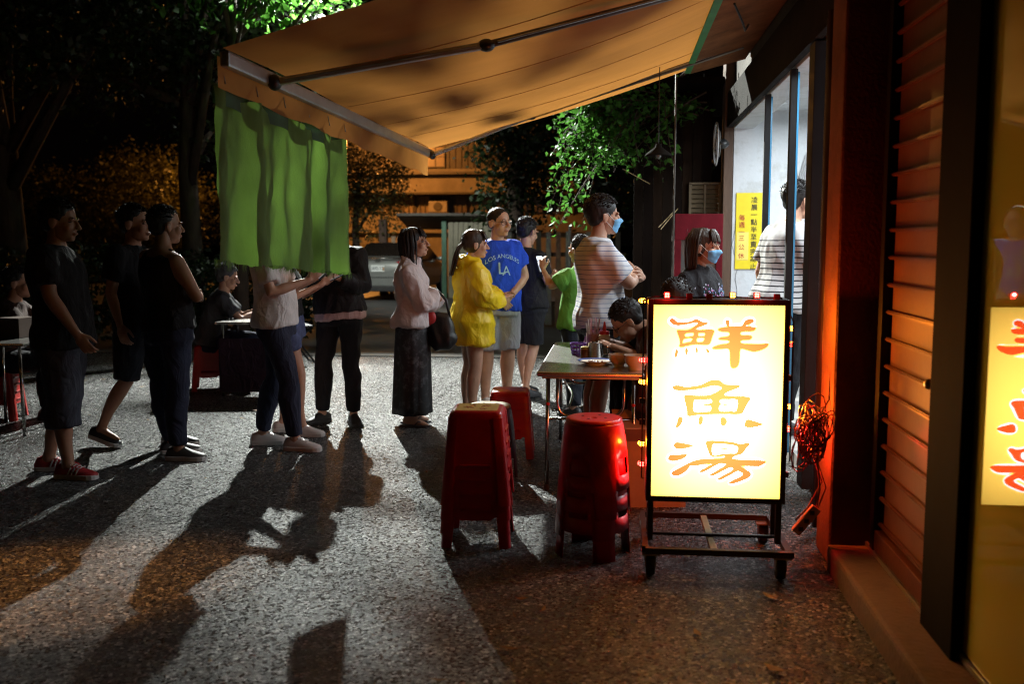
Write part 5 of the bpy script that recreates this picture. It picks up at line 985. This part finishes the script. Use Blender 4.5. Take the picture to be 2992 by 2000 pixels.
# dark side tables on the left
def side_table(label, loc, rz, w, d, h=.72, skirt=None):
    t = empty('side_table', (*loc, 0), rz); tag(t, label, 'table')
    MB().box((0, 0, h - .012), (w, d, .026)).build('table_top', ss, t, bev=.01)
    for x in (-1, 1):
        for y in (-1, 1): MB().tube([(x * (w / 2 - .05), y * (d / 2 - .05), 0), (x * (w / 2 - .06), y * (d / 2 - .06), h - .02)], .013, 8).build('leg', chrome, t, smooth=True)
    if skirt:
        for x in (-1, 1): MB().box((x * (w / 2 - .03), 0, h * .42), (.012, d - .05, h * .72)).build('side_cloth', skirt, t)
        MB().box((0, -d / 2 + .03, h * .42), (w - .08, .012, h * .72)).build('front_cloth', skirt, t)
    return t
side_table('steel side table hung with dark purple cloth beside the person in the cap', (-3.55, 9.35), 8, .6, .7, .72, cloth('cloth_purple', (.02, .008, .018)))
side_table('steel side table at the edge of the forecourt beneath the dark trees', (-4.75, 7.25), 6, .55, .7)
bx = MB().box((0, 0, .08), (.3, .22, .16)).build('food_box', mat('box_dark', (.06, .03, .018), .9), None, bev=.004); bx.location = (-4.85, 7.4, .7215); tag(bx, 'brown cardboard box lying on the table under the trees', 'box')
fc = empty('folding_chair', (-3.9, 11.5, 0), -60); tag(fc, 'black tubular folding chair standing empty behind the denim shorts', 'chair')
fm_ = mat('chair_tube', (.02, .018, .018), .4, .6)
for s in (-1, 1):
    MB().tube(bend([(s * .2, .24, .01), (s * .2, -.12, .5), (s * .19, -.2, .85)]), .012, 8).build('leg', fm_, fc, smooth=True); MB().tube(bend([(s * .19, -.22, .01), (s * .19, .12, .46)] if False else [(s * .18, -.24, .01), (s * .18, .0, .25), (s * .18, .2, .46)]), .012, 8).build('leg', fm_, fc, smooth=True)
MB().tube([(-.2, .24, .02), (.2, .24, .02)], .01, 8).build('stretcher', fm_, fc); MB().box((0, .03, .465), (.38, .36, .03)).build('seat', mat('chair_pad', (.015, .012, .015), .6), fc, bev=.012); MB().box((0, -.185, .76), (.37, .025, .2), Matrix.Rotation(R(-12), 3, 'X')).build('backrest', mat('chair_pad'), fc, bev=.01)

# ================================================================== parked car
car = empty('parked_car', (-5.78, 26.0, 0), -1.5); tag(car, 'silver sedan parked with its rear towards the queue', 'car')
paint = mat('silver_paint', (.36, .37, .35), .3, .6, var=.05, coat=.6)
# cross sections along the length: y, half width, sill z, belt z, roof half width, roof z
SEC = [(-2.25, .72, .42, .78, .6, .82), (-2.2, .84, .3, .92, .68, 1.0), (-2.05, .88, .24, .96, .7, 1.06), (-1.6, .9, .22, .97, .66, 1.1), (-1.1, .905, .22, .96, .6, 1.36), (-.5, .905, .22, .95, .58, 1.45), (.2, .9, .22, .94, .58, 1.44), (.8, .9, .22, .93, .6, 1.25), (1.25, .895, .22, .9, .66, 1.0), (1.9, .86, .24, .82, .62, .88), (2.25, .7, .36, .7, .5, .74)]
rs = []
for y, w, z0, zb, wr_, zr in SEC:
    half = [(w * .92, z0), (w, z0 + .12), (w, (z0 + zb) / 2 + .1), (w * .97, zb), (lerp(w * .97, wr_, .55), lerp(zb, zr, .5)), (wr_, zr - .03), (wr_ * .75, zr)]
    rs.append([V(x, y, z_) for x, z_ in half] + [V(-x, y, z_) for x, z_ in half[::-1]])
cb_ = MB().rings(rs).build('body', paint, car, smooth=True)
md = cb_.modifiers.new('s', 'SUBSURF'); md.levels = md.render_levels = 2
gls = mat('car_glass', (.02, .015, .012), .06, var=.1)
def strip(y0, w0, z0, y1, w1, z1, off=.02): return MB().add([(-w0, y0, z0), (w0, y0, z0), (w1, y1, z1), (-w1, y1, z1)], [(0, 1, 2, 3)])
o = strip(-1.72, .62, 1.085, -1.02, .54, 1.415).build('rear_window', gls, car); md = o.modifiers.new('t', 'SOLIDIFY'); md.thickness = .03; md.offset = 0
for s in (-1, 1):
    o = MB().add([(s * .885, -1.25, 1.0), (s * .885, .75, .98), (s * .665, .25, 1.385), (s * .665, -.75, 1.395)], [(0, 1, 2, 3)]).build('side_window', gls, car); md = o.modifiers.new('t', 'SOLIDIFY'); md.thickness = .05; md.offset = 0
    MB().box((s * .63, -2.18, .93), (.38, .12, .13), Matrix.Rotation(R(14 * -s), 3, 'Z') @ Matrix.Rotation(R(-8 * s), 3, 'Y')).build('tail_light', mat('tail_red', (.35, .006, .008), .12, coat=1), car, bev=.03, seg=3)
    MB().box((s * .6, -2.245, .36), (.2, .04, .05)).build('reflector', mat('tail_red'), car, bev=.01)
    for y in (-1.42, 1.4):
        w_ = MB().rings([[V(s * .84 + h_, y + r_ * math.cos(k * math.pi / 14), .32 + r_ * math.sin(k * math.pi / 14)) for k in range(28)] for r_, h_ in ((.16, -.1), (.3, -.1), (.32, -.06), (.32, .05), (.3, .09), (.2, .085))]).build('wheel', mat('rubber'), car, smooth=50)
        MB().rings([[V(s * .84 + h_, y + r_ * math.cos(k * math.pi / 10), .32 + r_ * math.sin(k * math.pi / 10)) for k in range(20)] for r_, h_ in ((.2, s * .07), (.19, s * .092), (.04, s * .1))]).build('rim', mat('rim', (.4, .4, .4), .3, .9), w_, smooth=50)
    MB().ell((s * .95, .72, 1.0), (.09, .05, .06)).build('mirror', paint, car, smooth=True)
MB().tube([(-.62, -2.21, 1.04), (0, -2.25, 1.055), (.62, -2.21, 1.04)], .012, 8).build('chrome_trim', chrome, car, smooth=True)
MB().box((0, -2.24, .58), (1.5, .04, .012)).build('bumper_seam', mat('rubber'), car); MB().box((0, -2.235, .3), (1.3, .06, .14)).build('lower_bumper', mat('rubber'), car, bev=.03)
pt_ = MB().box((0, -2.272, .8), (.34, .02, .16)).build('licence_plate', mat('plate', (.72, .74, .72), .4, var=.03), car, bev=.003)
o = link('plate_text', text_mesh('3692-TZ', .098, .002), mat('plate_ink', (.03, .05, .08), .5), pt_); o.location = (-.0, -2.2845, .8); o.rotation_euler = (R(90), 0, 0); o.scale = (.9, 1.1, 1)
MB().box((.145, -2.284, .79), (.05, .003, .08)).build('sticker', mat('sticker_tan', (.5, .3, .15), .5), pt_)
MB().tube([(.07 * math.cos(a), -2.255, .995 + .034 * math.sin(a)) for a in np.linspace(0, 2 * math.pi, 19)[:-1]], .006, 6, loop=True).tube([(-.035, -2.256, .97), (-.02, -2.256, 1.02), (-.012, -2.256, .997), (.012, -2.256, .993), (.02, -2.256, .97), (.035, -2.256, 1.02)], .006, 6).build('badge', chrome, car, smooth=True)

# ================================================================== trees and foliage
def leaf_mesh(name, C, size, tilt=.9, droop=.25, lobed=False, rng=RNG):
    n = len(C); a = rng.uniform(0, 2 * np.pi, n); e = rng.normal(-droop, tilt * .6, n); d = np.stack([np.cos(a) * np.cos(e), np.sin(a) * np.cos(e), np.sin(e)], 1)
    r = rng.normal(size=(n, 3)); s = np.cross(d, r); s /= np.linalg.norm(s, axis=1)[:, None] + 1e-9; u = np.cross(s, d); L = (size * rng.uniform(.6, 1.3, n))[:, None]
    if lobed:
        T = [(0, 0, 0), (.35, .34, .05), (.6, .2, .02), (1, 0, -.12), (.6, -.2, .02), (.35, -.34, .05)]; F = [(0, 1, 2, 3), (0, 3, 4, 5)]
    else: T = [(0, 0, 0), (.5, .28, .06), (1, 0, -.08), (.5, -.28, .06)]; F = [(0, 1, 2, 3)]
    vs = np.stack([C + d * L * t[0] + s * L * t[1] + u * L * t[2] for t in T], 1).reshape(-1, 3); m = len(T); f = np.concatenate([np.array(q)[None] + np.arange(n)[:, None] * m for q in F]); return numpy_mesh(name, vs, f)
def blob_points(bl, n, rng=RNG, shell=.55):
    vol = np.array([b[1][0] * b[1][1] * b[1][2] for b in bl]); idx = rng.choice(len(bl), n, p=vol / vol.sum()); d = rng.normal(size=(n, 3)); d /= np.linalg.norm(d, axis=1)[:, None]; r = rng.uniform(shell, 1, n)[:, None] ** .7
    c = np.array([b[0] for b in bl])[idx]; q = np.array([b[1] for b in bl])[idx]; return c + d * q * r
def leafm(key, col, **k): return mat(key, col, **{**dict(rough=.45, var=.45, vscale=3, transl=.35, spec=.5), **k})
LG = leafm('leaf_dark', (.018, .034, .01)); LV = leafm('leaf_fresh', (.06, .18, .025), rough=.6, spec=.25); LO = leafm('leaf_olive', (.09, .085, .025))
bark = mat('bark', (.06, .04, .028), .9, var=.4, vscale=12, bump=.8, bscale=30, stretch=(1, 1, .3))
def tree(label, base, h, trunk_r, crown, n, size, lm_, group=None, limbs=6, name='tree', seed=0, clump=6):
    t = empty(name, base); tag(t, label, 'tree', group); rnd = random.Random(seed); B = V(base); mb = MB(); C0 = [V(c[0]) - B for c in crown]; low = min(c.z - crown[i][1][2] for i, c in enumerate(C0)); th = max(h * .45, low + .3)
    mb.tube([(0, 0, -.02), (.03, .02, th * .3), (-.03, .04, th * .7), (.02, 0, th)], [trunk_r * 1.25, trunk_r, trunk_r * .85, trunk_r * .6], 10).build('trunk', bark, t, smooth=True)
    for i in range(limbs):
        c = C0[i % len(C0)] + V(rnd.gauss(0, .3), rnd.gauss(0, .3), rnd.gauss(0, .2)); s0 = V(0, .02, th * rnd.uniform(.6, .98)); mid = lerp(s0, c, .5) + V(rnd.gauss(0, .12), rnd.gauss(0, .12), .15); MB().tube([s0, mid, c], [trunk_r * .5, trunk_r * .32, trunk_r * .1], 7).build('limb', bark, t, smooth=True)
    rng = np.random.default_rng(seed + 50); pc = blob_points([(tuple(C0[i]), crown[i][1]) for i in range(len(crown))], max(4, n // clump), rng); P = np.repeat(pc, clump, 0) + rng.normal(size=(len(pc) * clump, 3)) * size * 1.5
    o = link('crown', leaf_mesh('crown', P, size, rng=rng), lm_, t); return t
G1 = 'dark trees round the forecourt'
tree('big dark tree with a thick trunk behind the man with red sneakers', (-9.3, 14.3, 0), 8, .24, [((-9.3, 14.3, 6.2), (3.2, 2.6, 2.6)), ((-6.9, 13.6, 5.2), (2.2, 1.8, 1.6)), ((-11.8, 14.5, 5.2), (2.2, 2, 1.9)), ((-8.4, 12.6, 4.6), (1.8, 1.3, 1.1))], 15000, .13, LG, G1, seed=1)
tree('big dark tree with forked limbs behind the man in the tank top', (-6.35, 14.2, 0), 8, .16, [((-6.3, 14.2, 6.0), (2.4, 2.0, 2.2)), ((-5.0, 14.6, 4.9), (1.35, 1.3, 1.2)), ((-7.6, 14.4, 4.3), (1.4, 1.1, .9)), ((-4.9, 13.6, 6.2), (1.5, 1.3, 1.0)), ((-5.9, 15.0, 3.6), (1.3, 1., 1.1))], 16000, .12, LG, G1, seed=2)
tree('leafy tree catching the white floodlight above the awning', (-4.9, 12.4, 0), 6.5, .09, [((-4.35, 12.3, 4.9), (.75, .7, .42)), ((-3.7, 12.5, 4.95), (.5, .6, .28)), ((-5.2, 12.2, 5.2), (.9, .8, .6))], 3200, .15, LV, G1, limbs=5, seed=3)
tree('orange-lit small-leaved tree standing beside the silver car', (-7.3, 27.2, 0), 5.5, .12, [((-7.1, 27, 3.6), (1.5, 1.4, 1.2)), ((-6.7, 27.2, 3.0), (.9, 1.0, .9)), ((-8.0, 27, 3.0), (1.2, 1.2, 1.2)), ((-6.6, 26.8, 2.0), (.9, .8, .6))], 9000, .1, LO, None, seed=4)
tree('tall dark tree in front of the timber house', (-2.1, 20.5, 0), 8, .2, [((-2.0, 20.4, 4.6), (1.3, 1.2, 1.6)), ((-1.2, 20.3, 3.6), (1.2, 1.1, 1.2)), ((-2.1, 20.6, 3.2), (.9, 1.0, 1.0)), ((-.6, 20.2, 5.0), (1.4, 1.2, 1.6)), ((-2.0, 20.2, 2.3), (.9, .8, .7)), ((.3, 20, 3.2), (1.3, 1, 1.6))], 14000, .13, LG, G1, seed=5)
G2 = 'far trees lit orange by street lamps'  # the street lamps lighting these trees are assumed and unseen
for i, (x, y, zc, r, lab) in enumerate(((-16.5, 34, 3.0, 2.0, 'round orange-lit tree glowing in the gap between the two trunks'), (-21.5, 36, 2.6, 1.9, 'orange-lit bush behind the thickest trunk'), (-24.8, 34, 2.8, 1.8, 'orange-lit tree at the far end of the lane'), (-19.0, 38, 3.2, 2.2, 'orange-lit tree behind the far street lamp'), (-12.6, 36, 3.0, 2.0, 'far orange-lit tree behind the green curtain'))):
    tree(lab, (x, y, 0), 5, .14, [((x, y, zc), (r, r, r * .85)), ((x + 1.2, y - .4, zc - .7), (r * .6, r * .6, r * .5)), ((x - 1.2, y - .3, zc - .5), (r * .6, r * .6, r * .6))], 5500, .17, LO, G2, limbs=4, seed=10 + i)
# dark hedge plants along the left edge
def shrub(label, c, r, n, size, lm_, group, seed):
    t = empty('shrub', (c[0], c[1], 0)); tag(t, label, 'shrub', group); rng = np.random.default_rng(seed); rnd = random.Random(seed)
    for i in range(5): a = rnd.random() * 6.28; MB().tube([(0, 0, -.02), (r[0] * .3 * math.cos(a), r[1] * .3 * math.sin(a), r[2] * .8), (r[0] * .6 * math.cos(a), r[1] * .6 * math.sin(a), r[2] * 1.5)], [.02, .014, .006], 6).build('stem', bark, t)
    P = blob_points([((0, 0, r[2]), r)], n, rng, .3); P[:, 2] = np.abs(P[:, 2]) + .02; link('foliage', leaf_mesh('foliage', P, size, rng=rng), lm_, t)
for i, (x, y, r) in enumerate(((-10.6, 13.0, (1.2, .8, .85)), (-8.7, 12.9, (1.0, .7, .72)), (-7.4, 13.2, (1.0, .7, .75)), (-5.9, 13.4, (.9, .6, .68)), (-4.7, 13.3, (.55, .5, .55)), (-12.6, 13.4, (1.2, .9, 1.0)))):
    shrub(['wide dark shrub at the foot of the thickest trunk', 'low dark shrub behind the man with red sneakers', 'dark shrub between the two big trunks', 'low dark shrub at the foot of the forked tree', 'smallest dark shrub behind the side table with purple cloth', 'tallest dark shrub at the end of the hedge'][i], (x, y), r, 2200, .1, LG, 'hedge shrubs behind the queue', 30 + i)
# bright creeper hanging from the shack roof
vn = empty('creeper', (.25, 10.5, 0)); tag(vn, 'bright green creeper trailing down beside the striped shirt from the shack roof', 'creeper')
rng = np.random.default_rng(77); rnd = random.Random(5); ends = []; 
for i in range(74):
    s0 = V(rnd.uniform(-.35, .95), 10.5 + rnd.gauss(0, .16), rnd.uniform(2.75, 3.3)); u = rnd.random(); tx = rnd.uniform(-.72, .1) if i % 4 else rnd.uniform(-.1, .6); tz = rnd.uniform(1.55, 2.9) if tx < -.25 else rnd.uniform(2.2, 3.0); e_ = V(tx, 10.35 + rnd.gauss(0, .28), tz); m_ = lerp(s0, e_, .5) + V(-.08, rnd.gauss(0, .05), .12)
    P = [V(s0) * (1 - q) ** 2 + V(m_) * 2 * q * (1 - q) + V(e_) * q * q for q in np.linspace(0, 1, 7)]; MB().tube([p - V(.25, 10.5, 0) for p in P], [.009, .008, .007, .006, .005, .004, .002], 5).build('stem', bark, vn)
    for q in np.linspace(.12, 1, 34): p = s0 * (1 - q) ** 2 + m_ * 2 * q * (1 - q) + e_ * q * q; ends.append((p.x - .25 + rnd.gauss(0, .05), p.y - 10.5 + rnd.gauss(0, .05), p.z + rnd.gauss(0, .045)))
o = link('leaves', leaf_mesh('leaves', np.array(ends), .072, tilt=.7, droop=.45, lobed=True, rng=rng), LV, vn); o['kind'] = 'stuff'
tk = MB().tube([(.5, .05, 0), (.42, .1, 1.2), (.25, .05, 2.2), (.3, 0, 3.1)], [.05, .045, .04, .03], 8).build('trunk', bark, vn, smooth=True)
# loose grass stems poking from the shack
for i, (a, b_) in enumerate((((.05, 9.9, 2.2), (.32, 9.9, 2.05)), ((.42, 9.6, 1.6), (.58, 9.6, 1.8)), ((.4, 9.6, 1.62), (.55, 9.6, 1.78)))):
    MB().tube([V(a) - V(.25, 10.5, 0), V(b_) - V(.25, 10.5, 0)], .004, 5).build('dry_stem', mat('straw', (.3, .22, .1), .8), vn)

# ================================================================== house across the road
hs_ = empty('timber_house', (-7.5, 40, 0)); tag(hs_, 'old three-storey house with metal cladding and barred windows lit orange', 'house')
def hp_(mb, name, m, par=None, **k): return mb.build(name, m, par or hs_, **k)
stu = mat('stucco', (.3, .25, .2), .9, var=.25, vscale=1.2, bump=.3, wear=(.2, .16, .12), wscale=1.5); clad = mat('cladding', (.12, .1, .085), .6, .3, var=.25); frm = mat('win_frame', (.1, .08, .06), .6)
hp_(MB().box((0, 3, 3.0), (13, 6, 6.0)), 'wall', stu)
for i in range(52): hp_(MB().box((-6.4 + i * .25, -.02, 5.15), (.2, .06, 1.5)), 'cladding_board', clad)
hp_(MB().box((0, -.3, 6.02), (13.4, .9, .12), Matrix.Rotation(R(8), 3, 'X')), 'roof_edge', mat('roof_edge', (.3, .26, .2), .5)); hp_(MB().box((0, 3.2, 6.6), (13.6, 6.8, .15), Matrix.Rotation(R(10), 3, 'X')), 'roof', clad)
hp_(MB().box((0, -.3, 4.18), (13.2, .6, .1)), 'eave', clad); hp_(MB().box((0, -.1, 3.75), (13.1, .2, .68)), 'upper_band', stu)
hp_(MB().box((0, -.45, 3.36), (13.2, .9, .08)), 'canopy', mat('tin', (.09, .075, .06), .7, .2)); hp_(MB().box((0, -.12, 2.15), (13.1, .24, .72)), 'lower_band', stu)
for i, x in enumerate((-3.6, -1.9, .15, 2.6)):
    w = hp_(MB().box((x, -.08, 4.85), (.78, .1, .86)), 'window', frm, bev=.01)
    for s in (-1, 1): part2(MB().box((x + s * .19, -.135, 4.85), (.33, .02, .76)), 'pane', mat('pane_warm' if i in (2, 1) else 'pane_dark', (.3, .2, .1) if i in (2, 1) else (.06, .05, .04), .25, emit=(1, .4, .1) if i in (2, 1) else (0, 0, 0), es=.12 if i in (2, 1) else 0), w)
    part2(MB().box((x, -.15, 4.85), (.76, .025, .03)), 'muntin', frm, w)
for i in range(11):
    x = -5.5 + i * 1.08; w = hp_(MB().box((x, -.06, 2.92), (.98, .1, .8)), 'window', frm, bev=.01)
    for s in (-1, 1): part2(MB().box((x + s * .235, -.115, 2.92), (.42, .02, .7)), 'pane', mat(['pane_a', 'pane_b', 'pane_c'][(i * 2 + s) % 3], [(.3, .22, .15), (.14, .1, .07), (.05, .04, .03)][(i * 2 + s) % 3], .3, var=.3), w)
    for k in range(5): part2(MB().box((x - .4 + k * .2, -.2, 2.92), (.025, .025, .82)), 'bar', frm, w)
ac = empty('air_conditioner', (-7.2, 39.68, 2.62)); tag(ac, 'boxy air conditioner under the barred windows of the house', 'air conditioner'); MB().box((0, 0, .22), (.75, .4, .44)).build('case', mat('ac', (.35, .3, .25), .6), ac, bev=.02); MB().lathe([(.02, 0), (.17, 0), (.18, .02), (.16, .03)], n=18).build('fan_grille', frm, ac).matrix_local = Matrix.Translation((0, -.2, .22)) @ Matrix.Rotation(R(90), 4, 'X'); MB().box((0, .02, -.03), (.85, .4, .06)).build('bracket', frm, ac)
# shed with corrugated gate, scooter dark, picket boards
sd = empty('tin_shed', (-3.7, 25.3, 0)); tag(sd, 'low tin roofed shed with a pale corrugated gate beside the blue-shirted man', 'shed')
for i in range(9): MB().box((-.55 + i * .13, 0, .98), (.075, .05, 1.96)).build('corrugation', mat('gate_pale', (.22, .2, .14), .55, .2, var=.15), sd, bev=.01)
MB().box((-.05, .035, .98), (1.2, .02, 1.96)).build('gate_sheet', mat('gate_pale'), sd); MB().box((-.75, .0, 1.0), (.12, .12, 2.0)).build('post', mat('green_post', (.05, .14, .08), .5), sd)
MB().box((-.6, .3, 1.98), (2.6, 1.6, .07), Matrix.Rotation(R(-12), 3, 'X')).build('roof', mat('tin'), sd)
for i in range(6): MB().box((-1.35 - i * .16, .1, .8), (.11, .03, 1.6), Matrix.Rotation(R(random.uniform(-3, 3)), 3, 'Y')).build('plank', mat('plank_pale', (.3, .2, .13), .8, var=.3), sd)
MB().box((-2.6, 1.0, 1.0), (.2, .2, 2.1)).build('post', wood, sd)
fe = empty('board_fence', (-.9, 17, 0)); tag(fe, 'fence of pale upright boards with dark gaps behind the green shirt', 'fence')
for i in range(12): MB().box((-.95 + i * .17, random.uniform(-.01, .01), .83), (.115, .03, 1.62 + random.uniform(-.02, .02)), taper=.7).build('board', mat('board%d' % (i % 4), [(.35, .33, .3), (.32, .18, .12), (.4, .4, .38), (.12, .1, .08)][i % 4], .8, var=.3, vscale=6, bump=.2), fe)
for z in (.4, 1.25): MB().box((0, .04, z), (2.1, .04, .07)).build('rail', wood, fe)
for x in (-.55, .1, .5): MB().tube([(x, -.06, 0), (x, -.06, 1.75)], .025, 8).build('post', mat('post_white', (.5, .5, .48), .5), fe)
for i in range(3):
    w = MB().tube([(-14, 20 + i, 5.6), (-8, 19 + i, 5.2 - .1 * i), (-3, 18.5 + i, 5.1 - .15 * i), (2, 18 + i, 5.5)], .012, 5).build('overhead_wire', mat('black_plastic')); tag(w, 'black overhead wire slung between the trees behind the awning', 'wire', 'overhead wires behind the awning')
